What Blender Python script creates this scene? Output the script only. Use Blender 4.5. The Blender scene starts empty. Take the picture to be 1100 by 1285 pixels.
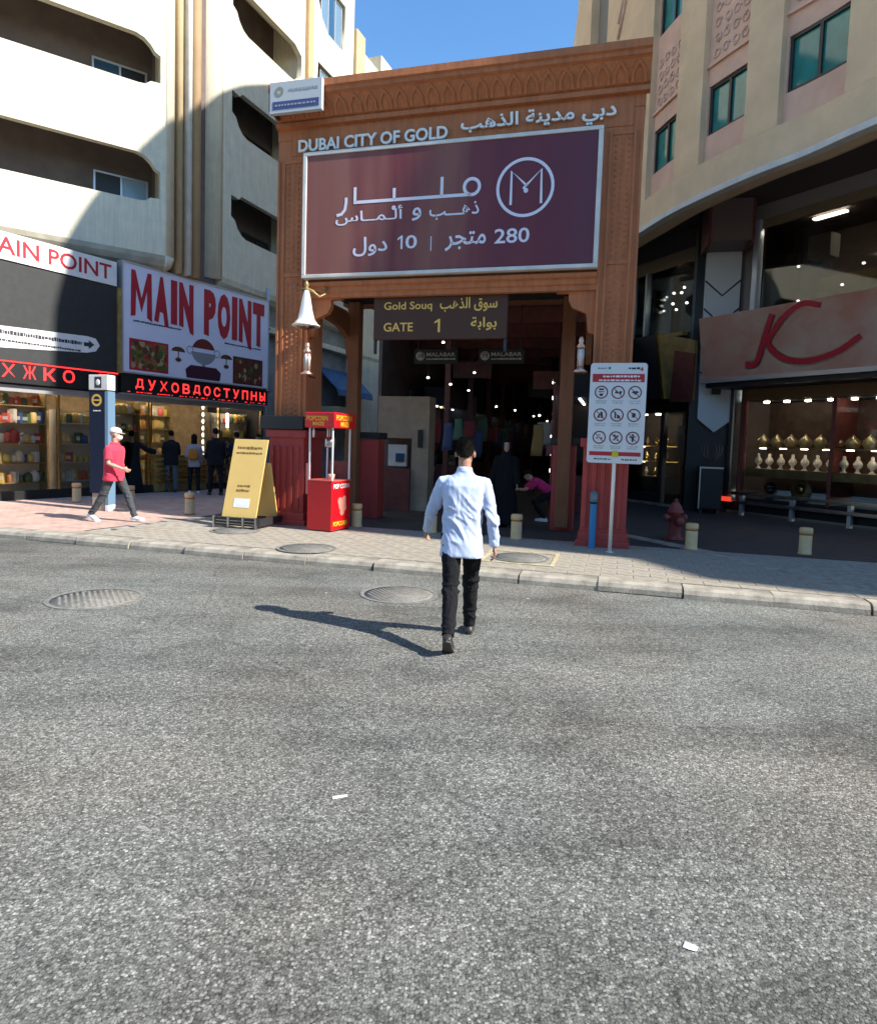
import bpy, math, random
from mathutils import Vector, Matrix, Quaternion, noise
R = math.radians
random.seed(7)
scene = bpy.context.scene
C = scene.collection

# ------------------------------------------------------------------ camera
cam_data = bpy.data.cameras.new('camera')
cam = bpy.data.objects.new('camera', cam_data); C.objects.link(cam); scene.camera = cam
cam_data.sensor_fit = 'VERTICAL'; cam_data.sensor_height = 24.0
cam_data.lens = 24.0 * 819.45 / 1285.0
cam_data.shift_y = -29.5 / 1285.0
cam_data.clip_start = 0.05; cam_data.clip_end = 600
_f = Vector((0, math.cos(R(4.019)), -math.sin(R(4.019)))); _r = Vector((1, 0, 0)); _u = _r.cross(_f)
_a = R(1.821)
_R = _r * math.cos(_a) + _u * math.sin(_a); _U = _u * math.cos(_a) - _r * math.sin(_a)
cam.matrix_world = Matrix(((_R.x, _U.x, -_f.x, 0), (_R.y, _U.y, -_f.y, 0), (_R.z, _U.z, -_f.z, 1.695), (0, 0, 0, 1)))

# ------------------------------------------------------------------ sky, sun, exposure
SUN_EL, SUN_AZ = 39.0, 114.0
world = bpy.data.worlds.new('World'); scene.world = world; world.use_nodes = True
_nt = world.node_tree
_sky = _nt.nodes.new('ShaderNodeTexSky'); _sky.sky_type = 'NISHITA'; _sky.sun_disc = False
_sky.sun_elevation = R(SUN_EL); _sky.sun_rotation = R(SUN_AZ)
_sky.air_density = 1.25; _sky.dust_density = 0.0; _sky.ozone_density = 5.0
_hs = _nt.nodes.new('ShaderNodeHueSaturation'); _hs.inputs['Saturation'].default_value = 1.13
_nt.links.new(_sky.outputs[0], _hs.inputs['Color']); _nt.links.new(_hs.outputs[0], _nt.nodes['Background'].inputs[0])
_nt.nodes['Background'].inputs[1].default_value = 0.112
sun_data = bpy.data.lights.new('sun', 'SUN'); sun_data.energy = 4.3; sun_data.angle = R(0.5); sun_data.color = (1.0, 0.94, 0.86)
sun = bpy.data.objects.new('sun', sun_data); C.objects.link(sun)
_sd = Vector((math.sin(R(SUN_AZ)) * math.cos(R(SUN_EL)), math.cos(R(SUN_AZ)) * math.cos(R(SUN_EL)), math.sin(R(SUN_EL))))
sun.rotation_euler = _sd.to_track_quat('Z', 'Y').to_euler()
sun.location = _sd * 60
scene.view_settings.view_transform = 'Standard'; scene.view_settings.look = 'None'
scene.view_settings.gamma = 1.0; scene.view_settings.exposure = 1.2
scene.view_settings.use_curve_mapping = False
scene.cycles.max_bounces = 6; scene.cycles.transparent_max_bounces = 12
scene.cycles.use_denoising = True

# ------------------------------------------------------------------ helpers
def S(r, g, b):
    f = lambda c: ((c / 255 + 0.055) / 1.055) ** 2.4 if c > 10 else c / 255 / 12.92
    return (f(r), f(g), f(b), 1.0)

def mat(name, col, rough=0.7, metal=0.0, var=0.0, vscale=6.0, bump=0.0, bscale=40.0, col2=None, emit=None, estr=0.0, spec=None, stretch=None, coat=0.0):
    m = bpy.data.materials.new(name); m.use_nodes = True
    nt = m.node_tree; b = nt.nodes['Principled BSDF']
    if len(col) == 3: col = (*col, 1)
    b.inputs['Base Color'].default_value = col
    b.inputs['Roughness'].default_value = rough; b.inputs['Metallic'].default_value = metal
    if coat: b.inputs['Coat Weight'].default_value = coat
    if spec is not None: b.inputs['Specular IOR Level'].default_value = spec
    if emit: b.inputs['Emission Color'].default_value = (*emit[:3], 1); b.inputs['Emission Strength'].default_value = estr
    tc = nt.nodes.new('ShaderNodeTexCoord'); src = tc.outputs['Object']
    if stretch:
        mp = nt.nodes.new('ShaderNodeMapping'); mp.inputs['Scale'].default_value = stretch
        nt.links.new(src, mp.inputs[0]); src = mp.outputs[0]
    if var or col2:
        n = nt.nodes.new('ShaderNodeTexNoise'); n.inputs['Scale'].default_value = vscale; n.inputs['Detail'].default_value = 6; n.inputs['Roughness'].default_value = 0.6
        nt.links.new(src, n.inputs['Vector'])
        rp = nt.nodes.new('ShaderNodeValToRGB')
        c2 = col2 if col2 else tuple(c * (1 - var) for c in col[:3])
        c1 = col if col2 else tuple(min(1, c * (1 + var * .6)) for c in col[:3])
        rp.color_ramp.elements[0].position = .32; rp.color_ramp.elements[1].position = .68
        rp.color_ramp.elements[0].color = (*c2[:3], 1); rp.color_ramp.elements[1].color = (*c1[:3], 1)
        nt.links.new(n.outputs['Fac'], rp.inputs[0]); nt.links.new(rp.outputs[0], b.inputs['Base Color'])
    if bump:
        n2 = nt.nodes.new('ShaderNodeTexNoise'); n2.inputs['Scale'].default_value = bscale; n2.inputs['Detail'].default_value = 5
        nt.links.new(src, n2.inputs['Vector'])
        bp = nt.nodes.new('ShaderNodeBump'); bp.inputs['Strength'].default_value = bump; bp.inputs['Distance'].default_value = 0.02
        nt.links.new(n2.outputs['Fac'], bp.inputs['Height']); nt.links.new(bp.outputs[0], b.inputs['Normal'])
    return m

def glass_mat(name, tint=(.02, .05, .05), refl=0.35, trans=0.6):
    """pane: a sheet that lets part of the light through and reflects the rest"""
    m = bpy.data.materials.new(name); m.use_nodes = True; nt = m.node_tree
    for n in list(nt.nodes): nt.nodes.remove(n)
    out = nt.nodes.new('ShaderNodeOutputMaterial')
    tr = nt.nodes.new('ShaderNodeBsdfTransparent'); tr.inputs[0].default_value = (trans, trans, trans, 1)
    gl = nt.nodes.new('ShaderNodeBsdfGlossy'); gl.inputs['Roughness'].default_value = 0.03
    gl.inputs['Color'].default_value = (*[min(1, .8 + t) for t in tint], 1)
    fr = nt.nodes.new('ShaderNodeLayerWeight'); fr.inputs[0].default_value = refl
    mx = nt.nodes.new('ShaderNodeMixShader')
    nt.links.new(fr.outputs['Fresnel'], mx.inputs[0]); nt.links.new(tr.outputs[0], mx.inputs[1]); nt.links.new(gl.outputs[0], mx.inputs[2])
    nt.links.new(mx.outputs[0], out.inputs[0])
    return m

class MB:
    def __init__(s): s.v = []; s.f = []; s.s = []
    def add(s, v, f, smooth=False):
        o = len(s.v); s.v += [tuple(p) for p in v]; s.f += [tuple(i + o for i in q) for q in f]; s.s += [smooth] * len(f); return s
    def box(s, x0, x1, y0, y1, z0, z1, M=None):
        v = [Vector(p) for p in ((x0,y0,z0),(x1,y0,z0),(x1,y1,z0),(x0,y1,z0),(x0,y0,z1),(x1,y0,z1),(x1,y1,z1),(x0,y1,z1))]
        if M is not None: v = [M @ p for p in v]
        return s.add(v, ((0,3,2,1),(4,5,6,7),(0,1,5,4),(1,2,6,5),(2,3,7,6),(3,0,4,7)))
    def prism(s, poly, a, b, axis='y'):
        """poly: points in the plane across the axis; z is always the second value"""
        n = len(poly)
        if axis == 'y': mk = lambda p, t: (p[0], t, p[1])
        elif axis == 'x': mk = lambda p, t: (t, p[0], p[1])
        else: mk = lambda p, t: (p[0], p[1], t)
        v = [mk(p, a) for p in poly] + [mk(p, b) for p in poly]
        f = [tuple(range(n)), tuple(range(2 * n - 1, n - 1, -1))] + [(i, i + n, (i + 1) % n + n, (i + 1) % n) for i in range(n)]
        return s.add(v, f)
    def loft(s, rings, cap=True, smooth=True, close=False):
        n = len(rings[0]); v = [p for r in rings for p in r]; f = []
        for k in range(len(rings) - 1):
            for i in range(n):
                j = (i + 1) % n; f.append((k * n + i, k * n + j, (k + 1) * n + j, (k + 1) * n + i))
        if close:
            k = len(rings) - 1
            for i in range(n):
                j = (i + 1) % n; f.append((k * n + i, k * n + j, j, i))
        elif cap:
            f.append(tuple(range(n))[::-1]); f.append(tuple(range((len(rings) - 1) * n, len(rings) * n)))
        return s.add(v, f, smooth)
    def tube(s, pts, r, n=8, round_ends=False):
        pts = [Vector(p) for p in pts]; rr = r if isinstance(r, (list, tuple)) else [r] * len(pts)
        rings = []; prev = None
        for i, p in enumerate(pts):
            d = (pts[min(i + 1, len(pts) - 1)] - pts[max(i - 1, 0)]).normalized()
            if prev is None:
                a = d.orthogonal().normalized()
            else:
                a = (prev - d * prev.dot(d)); a = a.normalized() if a.length > 1e-6 else d.orthogonal().normalized()
            prev = a; b = d.cross(a)
            rings.append([p + (a * math.cos(2 * math.pi * k / n) + b * math.sin(2 * math.pi * k / n)) * rr[i] for k in range(n)])
        return s.loft(rings)
    def lathe(s, prof, cx=0, cy=0, n=16, M=None):
        rings = [[Vector((cx + r * math.cos(2 * math.pi * k / n), cy + r * math.sin(2 * math.pi * k / n), z)) for k in range(n)] for r, z in prof]
        if M is not None: rings = [[M @ p for p in r] for r in rings]
        return s.loft(rings)
    def ell(s, c, r, M=None, n=14, m=9):
        rings = []
        for i in range(m + 1):
            t = -math.pi / 2 + math.pi * i / m; t = max(-1.52, min(1.52, t))
            rings.append([(M or Matrix()) @ Vector((r[0] * math.cos(t) * math.cos(2 * math.pi * k / n), r[1] * math.cos(t) * math.sin(2 * math.pi * k / n), r[2] * math.sin(t))) + Vector(c) for k in range(n)])
        return s.loft(rings)
    def mesh(s, name):
        me = bpy.data.meshes.new(name); me.from_pydata(s.v, [], s.f); me.update()
        me.polygons.foreach_set('use_smooth', s.s); return me
    def build(s, name, m, parent=None, bev=0.0, loc=None, rz=0.0):
        o = bpy.data.objects.new(name, s.mesh(name)); C.objects.link(o)
        if m: o.data.materials.append(m)
        if parent: o.parent = parent
        if loc: o.location = loc
        if rz: o.rotation_euler.z = rz
        if bev:
            b = o.modifiers.new('bevel', 'BEVEL'); b.width = bev; b.segments = 2; b.limit_method = 'ANGLE'; b.angle_limit = R(50)
        return o

def tag(o, label=None, cat=None, group=None, kind=None):
    if label: o['label'] = label
    if cat: o['category'] = cat
    if group: o['group'] = group
    if kind: o['kind'] = kind
    return o

def empty(name, loc=(0, 0, 0), rz=0.0, label=None, cat=None, group=None, kind=None):
    o = bpy.data.objects.new(name, None); o.empty_display_size = .2; C.objects.link(o)
    o.location = loc; o.rotation_euler.z = rz
    return tag(o, label, cat, group, kind)

def share(name, mesh, parent, loc=(0,0,0), rz=0.0, scale=None):
    o = bpy.data.objects.new(name, mesh); C.objects.link(o); o.parent = parent; o.location = loc; o.rotation_euler.z = rz
    if scale: o.scale = scale
    return o

def copy_tree(o, parent=None):
    c = o.copy(); C.objects.link(c); c.parent = parent
    for ch in [x for x in o.children]: copy_tree(ch, c)
    return c

ORD = ['first', 'second', 'third', 'fourth', 'fifth', 'sixth', 'seventh', 'eighth', 'ninth', 'tenth', 'eleventh', 'twelfth', 'thirteenth', 'fourteenth', 'fifteenth', 'sixteenth', 'seventeenth', 'eighteenth', 'nineteenth', 'twentieth', 'twenty-first', 'twenty-second', 'twenty-third', 'twenty-fourth', 'twenty-fifth', 'twenty-sixth', 'twenty-seventh', 'twenty-eighth']

def digit_one(x0, x1, z0, z1, y, m, parent):
    w, h = x1 - x0, z1 - z0
    b = MB(); b.prism([(x1 - w * .38, z0), (x1, z0), (x1, z1), (x1 - w * .30, z1), (x0, z1 - h * .22), (x0, z1 - h * .34), (x1 - w * .38, z1 - h * .20)], y - .004, y, 'y')
    return b.build('numeral', m, parent)

class Frame:
    """x runs along a facade (heading in degrees from +Y towards +X), y into it, z up"""
    def __init__(s, o, heading):
        s.o = Vector((o[0], o[1], 0)); s.rz = R(90 - heading)
    def empty(s, name, x=0, y=0, z=0, **k):
        c, q = math.cos(s.rz), math.sin(s.rz)
        return empty(name, (s.o.x + x * c - y * q, s.o.y + x * q + y * c, z), s.rz, **k)
    def w(s, x, y, z=0):
        c, q = math.cos(s.rz), math.sin(s.rz)
        return Vector((s.o.x + x * c - y * q, s.o.y + x * q + y * c, z))
    def L(s, X, Y):
        c, q = math.cos(s.rz), math.sin(s.rz); dx, dy = X - s.o.x, Y - s.o.y
        return (dx * c + dy * q, -dx * q + dy * c)

# Arabic letters joined by hand: isolated, final, initial, medial
_AR = {'ا':(0xFE8D,0xFE8E,0,0),'أ':(0xFE83,0xFE84,0,0),'ب':(0xFE8F,0xFE90,0xFE91,0xFE92),'ة':(0xFE93,0xFE94,0,0),'ت':(0xFE95,0xFE96,0xFE97,0xFE98),
 'ج':(0xFE9D,0xFE9E,0xFE9F,0xFEA0),'د':(0xFEA9,0xFEAA,0,0),'ذ':(0xFEAB,0xFEAC,0,0),'ر':(0xFEAD,0xFEAE,0,0),'س':(0xFEB1,0xFEB2,0xFEB3,0xFEB4),
 'ق':(0xFED5,0xFED6,0xFED7,0xFED8),'ل':(0xFEDD,0xFEDE,0xFEDF,0xFEE0),'م':(0xFEE1,0xFEE2,0xFEE3,0xFEE4),'ن':(0xFEE5,0xFEE6,0xFEE7,0xFEE8),
 'ه':(0xFEE9,0xFEEA,0xFEEB,0xFEEC),'و':(0xFEED,0xFEEE,0,0),'ي':(0xFEF1,0xFEF2,0xFEF3,0xFEF4),'ـ':(0x640,)*4}
def arabic(t):
    out = []
    for i, c in enumerate(t):
        if c not in _AR: out.append(c); continue
        pj = i > 0 and t[i-1] in _AR and _AR[t[i-1]][2] != 0
        nj = i + 1 < len(t) and t[i+1] in _AR and _AR[c][2] != 0
        out.append(chr(_AR[c][3 if pj and nj else 1 if pj else 2 if nj else 0]))
    return ''.join(reversed(out))

def text(body, x0, x1, z0, z1, y, m, parent, name='lettering', depth=0.004, bold=0.0, slant=0.0, shape=None, res=3, M=None):
    """flat or raised writing filling the box x0..x1, z0..z1 on the plane y of its parent"""
    cu = bpy.data.curves.new('t', 'FONT'); cu.body = body; cu.offset = bold; cu.resolution_u = res; cu.fill_mode = 'FRONT' if not depth else 'BOTH'
    t = bpy.data.objects.new('t', cu); C.objects.link(t)
    bpy.context.view_layer.update()
    me = bpy.data.meshes.new_from_object(t.evaluated_get(bpy.context.evaluated_depsgraph_get()))
    bpy.data.objects.remove(t); bpy.data.curves.remove(cu)
    xs = [v.co.x for v in me.vertices]; ys = [v.co.y for v in me.vertices]
    if not xs: return None
    ax, bx, ay, by = min(xs), max(xs), min(ys), max(ys)
    n0 = len(me.vertices); V = []
    for v in me.vertices:
        u = (v.co.x - ax) / (bx - ax); w = (v.co.y - ay) / max(1e-6, by - ay)
        if shape: u, w = shape(u, w)
        V.append((x0 + (x1 - x0) * u + slant * w * (z1 - z0), y, z0 + (z1 - z0) * w))
    F = [tuple(p.vertices) for p in me.polygons]
    bpy.data.meshes.remove(me)
    if depth:
        from collections import Counter
        e = Counter(); 
        for f in F:
            for a, b in zip(f, f[1:] + f[:1]): e[(a, b)] += 1
        V2 = [(p[0], p[1] - depth, p[2]) for p in V]
        F2 = [tuple(i + n0 for i in f) for f in F]
        side = [(a, b, b + n0, a + n0) for (a, b) in e if (b, a) not in e]
        V = V + V2; F = F2 + side
    mb = MB(); mb.add([M @ Vector(p) for p in V] if M is not None else V, F)
    return mb.build(name, m, parent)

def plate(name, outer, holes, y0, y1, m, parent, res=1):
    """board in the xz plane with holes cut through it"""
    cu = bpy.data.curves.new('p', 'CURVE'); cu.dimensions = '2D'; cu.fill_mode = 'BOTH'; cu.extrude = abs(y1 - y0) / 2
    for poly in [outer] + holes:
        sp = cu.splines.new('POLY'); sp.points.add(len(poly) - 1); sp.use_cyclic_u = True
        for p, q in zip(sp.points, poly): p.co = (q[0], q[1], 0, 1)
    t = bpy.data.objects.new('p', cu); C.objects.link(t); bpy.context.view_layer.update()
    me = bpy.data.meshes.new_from_object(t.evaluated_get(bpy.context.evaluated_depsgraph_get()))
    bpy.data.objects.remove(t); bpy.data.curves.remove(cu)
    yc = (y0 + y1) / 2
    for v in me.vertices: x, z, y = v.co; v.co = (x, yc - y, z)
    me.name = name; me.materials.clear(); me.materials.append(m)
    o = bpy.data.objects.new(name, me); C.objects.link(o); o.parent = parent
    return o

def arc(cx, cz, rx, rz, a0, a1, n=8):
    return [(cx + rx * math.cos(R(a0 + (a1 - a0) * i / n)), cz + rz * math.sin(R(a0 + (a1 - a0) * i / n))) for i in range(n + 1)]
# ------------------------------------------------------------------ materials
def asphalt_mat():
    m = bpy.data.materials.new('worn_asphalt'); m.use_nodes = True; nt = m.node_tree; L = nt.links.new; N = nt.nodes.new
    b = nt.nodes['Principled BSDF']; b.inputs['Roughness'].default_value = .88; b.inputs['Specular IOR Level'].default_value = .25
    tc = N('ShaderNodeTexCoord'); P = tc.outputs['Object']
    def vor(scale, rnd=1.0):
        v = N('ShaderNodeTexVoronoi'); v.inputs['Scale'].default_value = scale; v.inputs['Randomness'].default_value = rnd; L(P, v.inputs['Vector']); return v
    def noi(scale, det=4, rough=.6, vec=None):
        n = N('ShaderNodeTexNoise'); n.inputs['Scale'].default_value = scale; n.inputs['Detail'].default_value = det; n.inputs['Roughness'].default_value = rough; L(vec or P, n.inputs['Vector']); return n
    def ramp(src, *stops):
        r = N('ShaderNodeValToRGB'); el = r.color_ramp.elements
        while len(el) < len(stops): el.new(.5)
        for e, (p, c) in zip(el, stops): e.position = p; e.color = (c, c, c, 1) if not isinstance(c, tuple) else (*c, 1)
        L(src, r.inputs[0]); return r
    def mix(a, b_, fac, mode='MIX'):
        x = N('ShaderNodeMix'); x.data_type = 'RGBA'; x.blend_type = mode
        if isinstance(fac, float): x.inputs[0].default_value = fac
        else: L(fac, x.inputs[0])
        L(a, x.inputs[6]); L(b_, x.inputs[7]); return x.outputs[2]
    v1 = vor(100); sep = N('ShaderNodeSeparateColor'); L(v1.outputs['Color'], sep.inputs[0])
    stones = ramp(sep.outputs[0], (0.0, .09), (.35, .13), (.62, .175), (.85, .225), (1.0, .34))
    edge = ramp(v1.outputs['Distance'], (0.0, 1.0), (.55, .85), (.9, .35))
    c = mix(stones.outputs[0], edge.outputs[0], .8, 'MULTIPLY')
    fine = ramp(noi(140, 3, .7).outputs['Fac'], (.35, .72), (.65, 1.22))
    c = mix(c, fine.outputs[0], .75, 'MULTIPLY')
    n2 = ramp(noi(26, 4, .7).outputs['Fac'], (.36, .62), (.64, 1.3))
    c = mix(c, n2.outputs[0], .8, 'MULTIPLY')
    # worn wheel tracks and oil-darkened patches running along the road
    mp = N('ShaderNodeMapping'); mp.inputs['Rotation'].default_value = (0, 0, R(15.7)); mp.inputs['Scale'].default_value = (.25, 1.2, 1); L(P, mp.inputs[0])
    big = ramp(noi(1.0, 5, .62, mp.outputs[0]).outputs['Fac'], (.34, .72), (.5, 1.0), (.68, 1.18))
    c = mix(c, big.outputs[0], 1.0, 'MULTIPLY')
    blot = ramp(noi(.9, 6, .7).outputs['Fac'], (.33, .66), (.5, 1.03), (.7, 1.2))
    c = mix(c, blot.outputs[0], 1.0, 'MULTIPLY')
    br = ramp(noi(.5, 2, .5).outputs['Fac'], (.3, (1.05, 1.0, .96)), (.7, (.93, 1.0, 1.03)))
    c = mix(c, br.outputs[0], 1.0, 'MULTIPLY')
    # pale spots (gum, chips) and a hairline crack
    v3 = vor(1.3); sp = ramp(v3.outputs['Distance'], (0.0, 1.0), (.012, 1.0), (.03, 0.0))
    pale = N('ShaderNodeRGB'); pale.outputs[0].default_value = (.42, .42, .39, 1)
    c = mix(c, pale.outputs[0], sp.outputs[0])
    v4 = N('ShaderNodeTexVoronoi'); v4.feature = 'DISTANCE_TO_EDGE'; v4.inputs['Scale'].default_value = .33
    wn = noi(2.2, 6, .7); ad = N('ShaderNodeMix'); ad.data_type = 'RGBA'; ad.inputs[0].default_value = .22; L(P, ad.inputs[6]); L(wn.outputs['Color'], ad.inputs[7]); L(ad.outputs[2], v4.inputs['Vector'])
    ck = ramp(v4.outputs['Distance'], (0.0, .72), (.0012, 1.0)); 
    c = mix(c, ck.outputs[0], 1.0, 'MULTIPLY')
    gain = N('ShaderNodeRGB'); gain.outputs[0].default_value = (1.13, 1.12, 1.0, 1)
    c = mix(c, gain.outputs[0], 1.0, 'MULTIPLY')
    L(c, b.inputs['Base Color'])
    bp = N('ShaderNodeBump'); bp.inputs['Strength'].default_value = .75; bp.inputs['Distance'].default_value = .006; L(edge.outputs[0], bp.inputs['Height'])
    bp2 = N('ShaderNodeBump'); bp2.inputs['Strength'].default_value = .4; bp2.inputs['Distance'].default_value = .006; L(fine.outputs[0], bp2.inputs['Height']); L(bp.outputs[0], bp2.inputs['Normal'])
    L(bp2.outputs[0], b.inputs['Normal'])
    return m

def paver_mat(name, c1, c2, mortar, w=.2, h=.1, rot=15.7, var=.5):
    m = bpy.data.materials.new(name); m.use_nodes = True; nt = m.node_tree; L = nt.links.new; N = nt.nodes.new
    b = nt.nodes['Principled BSDF']; b.inputs['Roughness'].default_value = .85
    tc = N('ShaderNodeTexCoord'); mp = N('ShaderNodeMapping'); mp.inputs['Rotation'].default_value = (0, 0, R(rot)); L(tc.outputs['Object'], mp.inputs[0])
    br = N('ShaderNodeTexBrick'); br.inputs['Scale'].default_value = 1; br.inputs['Brick Width'].default_value = w; br.inputs['Row Height'].default_value = h; br.inputs['Mortar Size'].default_value = .004
    br.inputs['Color1'].default_value = (*c1, 1); br.inputs['Color2'].default_value = (*c2, 1); br.inputs['Mortar'].default_value = (*mortar, 1); L(mp.outputs[0], br.inputs[0])
    n = N('ShaderNodeTexNoise'); n.inputs['Scale'].default_value = 3; n.inputs['Detail'].default_value = 8; n.inputs['Roughness'].default_value = .7; L(tc.outputs['Object'], n.inputs[0])
    r = N('ShaderNodeValToRGB'); r.color_ramp.elements[0].position = .3; r.color_ramp.elements[1].position = .7
    r.color_ramp.elements[0].color = (1 - var, 1 - var, 1 - var, 1); r.color_ramp.elements[1].color = (1.15, 1.15, 1.15, 1); L(n.outputs['Fac'], r.inputs[0])
    x = N('ShaderNodeMix'); x.data_type = 'RGBA'; x.blend_type = 'MULTIPLY'; x.inputs[0].default_value = 1; L(br.outputs[0], x.inputs[6]); L(r.outputs[0], x.inputs[7]); L(x.outputs[2], b.inputs['Base Color'])
    bp = N('ShaderNodeBump'); bp.inputs['Strength'].default_value = .5; bp.inputs['Distance'].default_value = .004; bp.invert = True; L(br.outputs['Fac'], bp.inputs['Height']); L(bp.outputs[0], b.inputs['Normal'])
    return m

def terracotta_mat(name, col, streak=.35, rough=.75):
    """painted carved wood/plaster with rain streaks running down it"""
    m = bpy.data.materials.new(name); m.use_nodes = True; nt = m.node_tree; L = nt.links.new; N = nt.nodes.new
    b = nt.nodes['Principled BSDF']; b.inputs['Roughness'].default_value = rough
    tc = N('ShaderNodeTexCoord')
    mp = N('ShaderNodeMapping'); mp.inputs['Scale'].default_value = (9, 9, .5); L(tc.outputs['Object'], mp.inputs[0])
    a = N('ShaderNodeTexNoise'); a.inputs['Scale'].default_value = 1.5; a.inputs['Detail'].default_value = 7; a.inputs['Roughness'].default_value = .65; L(mp.outputs[0], a.inputs[0])
    c = N('ShaderNodeTexNoise'); c.inputs['Scale'].default_value = 2.5; c.inputs['Detail'].default_value = 7; c.inputs['Roughness'].default_value = .7; L(tc.outputs['Object'], c.inputs[0])
    def ramp(s, lo, hi, k=.33):
        r = N('ShaderNodeValToRGB'); r.color_ramp.elements[0].position = k; r.color_ramp.elements[1].position = 1 - k
        r.color_ramp.elements[0].color = (*[x * lo for x in col], 1); r.color_ramp.elements[1].color = (*[min(1, x * hi) for x in col], 1); L(s, r.inputs[0]); return r.outputs[0]
    x = N('ShaderNodeMix'); x.data_type = 'RGBA'; x.inputs[0].default_value = .5; L(ramp(a.outputs['Fac'], 1 - streak, 1 + streak * .6), x.inputs[6]); L(ramp(c.outputs['Fac'], 1 - streak * .8, 1 + streak * .5), x.inputs[7])
    L(x.outputs[2], b.inputs['Base Color'])
    d = N('ShaderNodeTexNoise'); d.inputs['Scale'].default_value = 30; d.inputs['Detail'].default_value = 5; L(tc.outputs['Object'], d.inputs[0])
    bp = N('ShaderNodeBump'); bp.inputs['Strength'].default_value = .35; bp.inputs['Distance'].default_value = .012; L(d.outputs['Fac'], bp.inputs['Height']); L(bp.outputs[0], b.inputs['Normal'])
    return m

def banner_mat(name, stops, streak=.12):
    """printed vinyl: print and glossy reflection streaks coloured across the sheet (object x), faint vertical ripples"""
    m = bpy.data.materials.new(name); m.use_nodes = True; nt = m.node_tree; L = nt.links.new; N = nt.nodes.new
    b = nt.nodes['Principled BSDF']; b.inputs['Roughness'].default_value = .55; b.inputs['Specular IOR Level'].default_value = .3
    tc = N('ShaderNodeTexCoord'); mp = N('ShaderNodeMapping'); mp.inputs['Scale'].default_value = (1, 1, .12); L(tc.outputs['Object'], mp.inputs[0])
    n = N('ShaderNodeTexNoise'); n.inputs['Scale'].default_value = 1.6; n.inputs['Detail'].default_value = 3; L(mp.outputs[0], n.inputs[0])
    sx = N('ShaderNodeSeparateXYZ'); L(tc.outputs['Object'], sx.inputs[0])
    ma = N('ShaderNodeMapRange'); ma.inputs[1].default_value = -2.6; ma.inputs[2].default_value = 2.5; L(sx.outputs[0], ma.inputs[0])
    ad = N('ShaderNodeMath'); ad.operation = 'MULTIPLY_ADD'; ad.inputs[1].default_value = .5; L(n.outputs['Fac'], ad.inputs[0]); 
    su = N('ShaderNodeMath'); su.operation = 'SUBTRACT'; su.inputs[1].default_value = .25; L(ma.outputs[0], su.inputs[0]); L(su.outputs[0], ad.inputs[2])
    r = N('ShaderNodeValToRGB'); el = r.color_ramp.elements
    while len(el) < len(stops): el.new(.5)
    for e, (p, c) in zip(el, stops): e.position = p; e.color = c
    L(ad.outputs[0], r.inputs[0]); L(r.outputs[0], b.inputs['Base Color'])
    bp = N('ShaderNodeBump'); bp.inputs['Strength'].default_value = .25; bp.inputs['Distance'].default_value = .03; L(n.outputs['Fac'], bp.inputs['Height']); L(bp.outputs[0], b.inputs['Normal'])
    return m

def fabric_mat(name, col, scale=7, bump=.6, rough=.9, stripe=0.0):
    m = bpy.data.materials.new(name); m.use_nodes = True; nt = m.node_tree; L = nt.links.new; N = nt.nodes.new
    b = nt.nodes['Principled BSDF']; b.inputs['Roughness'].default_value = rough; b.inputs['Sheen Weight'].default_value = .15 if max(col[:3]) > .1 else 0.0
    b.inputs['Specular IOR Level'].default_value = .2
    tc = N('ShaderNodeTexCoord'); mp = N('ShaderNodeMapping'); mp.inputs['Rotation'].default_value = (0, R(28), 0); mp.inputs['Scale'].default_value = (1.6, 1, .55); L(tc.outputs['Object'], mp.inputs[0])
    n = N('ShaderNodeTexNoise'); n.inputs['Scale'].default_value = scale; n.inputs['Detail'].default_value = 3; n.inputs['Distortion'].default_value = 1.2; L(mp.outputs[0], n.inputs[0])
    r = N('ShaderNodeValToRGB'); r.color_ramp.elements[0].position = .3; r.color_ramp.elements[1].position = .7
    r.color_ramp.elements[0].color = (*[c * .85 for c in col[:3]], 1); r.color_ramp.elements[1].color = (*[min(1, c * 1.08) for c in col[:3]], 1)
    L(n.outputs['Fac'], r.inputs[0]); L(r.outputs[0], b.inputs['Base Color'])
    bp = N('ShaderNodeBump'); bp.inputs['Strength'].default_value = bump; bp.inputs['Distance'].default_value = .03; L(n.outputs['Fac'], bp.inputs['Height'])
    n3 = N('ShaderNodeTexNoise'); n3.inputs['Scale'].default_value = 350; L(tc.outputs['Object'], n3.inputs[0])
    bp3 = N('ShaderNodeBump'); bp3.inputs['Strength'].default_value = .2; bp3.inputs['Distance'].default_value = .002; L(n3.outputs['Fac'], bp3.inputs['Height']); L(bp.outputs[0], bp3.inputs['Normal'])
    L(bp3.outputs[0], b.inputs['Normal']); return m

M_asphalt = asphalt_mat()
M_slab = mat('grey_paving_stone', (.33, .325, .30), .85, var=.45, vscale=3.5, bump=.4, bscale=60)
M_kerb = mat('kerb_concrete', (.33, .30, .24), .85, var=.4, vscale=5, bump=.4, bscale=50)
M_pink = paver_mat('pink_pavers', (.46, .31, .25), (.52, .36, .29), (.24, .18, .15), var=.25)
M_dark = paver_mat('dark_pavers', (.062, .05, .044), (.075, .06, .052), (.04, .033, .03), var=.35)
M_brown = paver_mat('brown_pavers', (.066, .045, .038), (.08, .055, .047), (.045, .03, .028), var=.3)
M_terra = terracotta_mat('terracotta_paint', (.47, .155, .055))
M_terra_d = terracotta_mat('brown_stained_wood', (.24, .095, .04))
M_redped = terracotta_mat('maroon_paint', (.40, .05, .042), .3, .5)
M_cream = terracotta_mat('cream_render', (.72, .66, .50), .24, .9)
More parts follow.
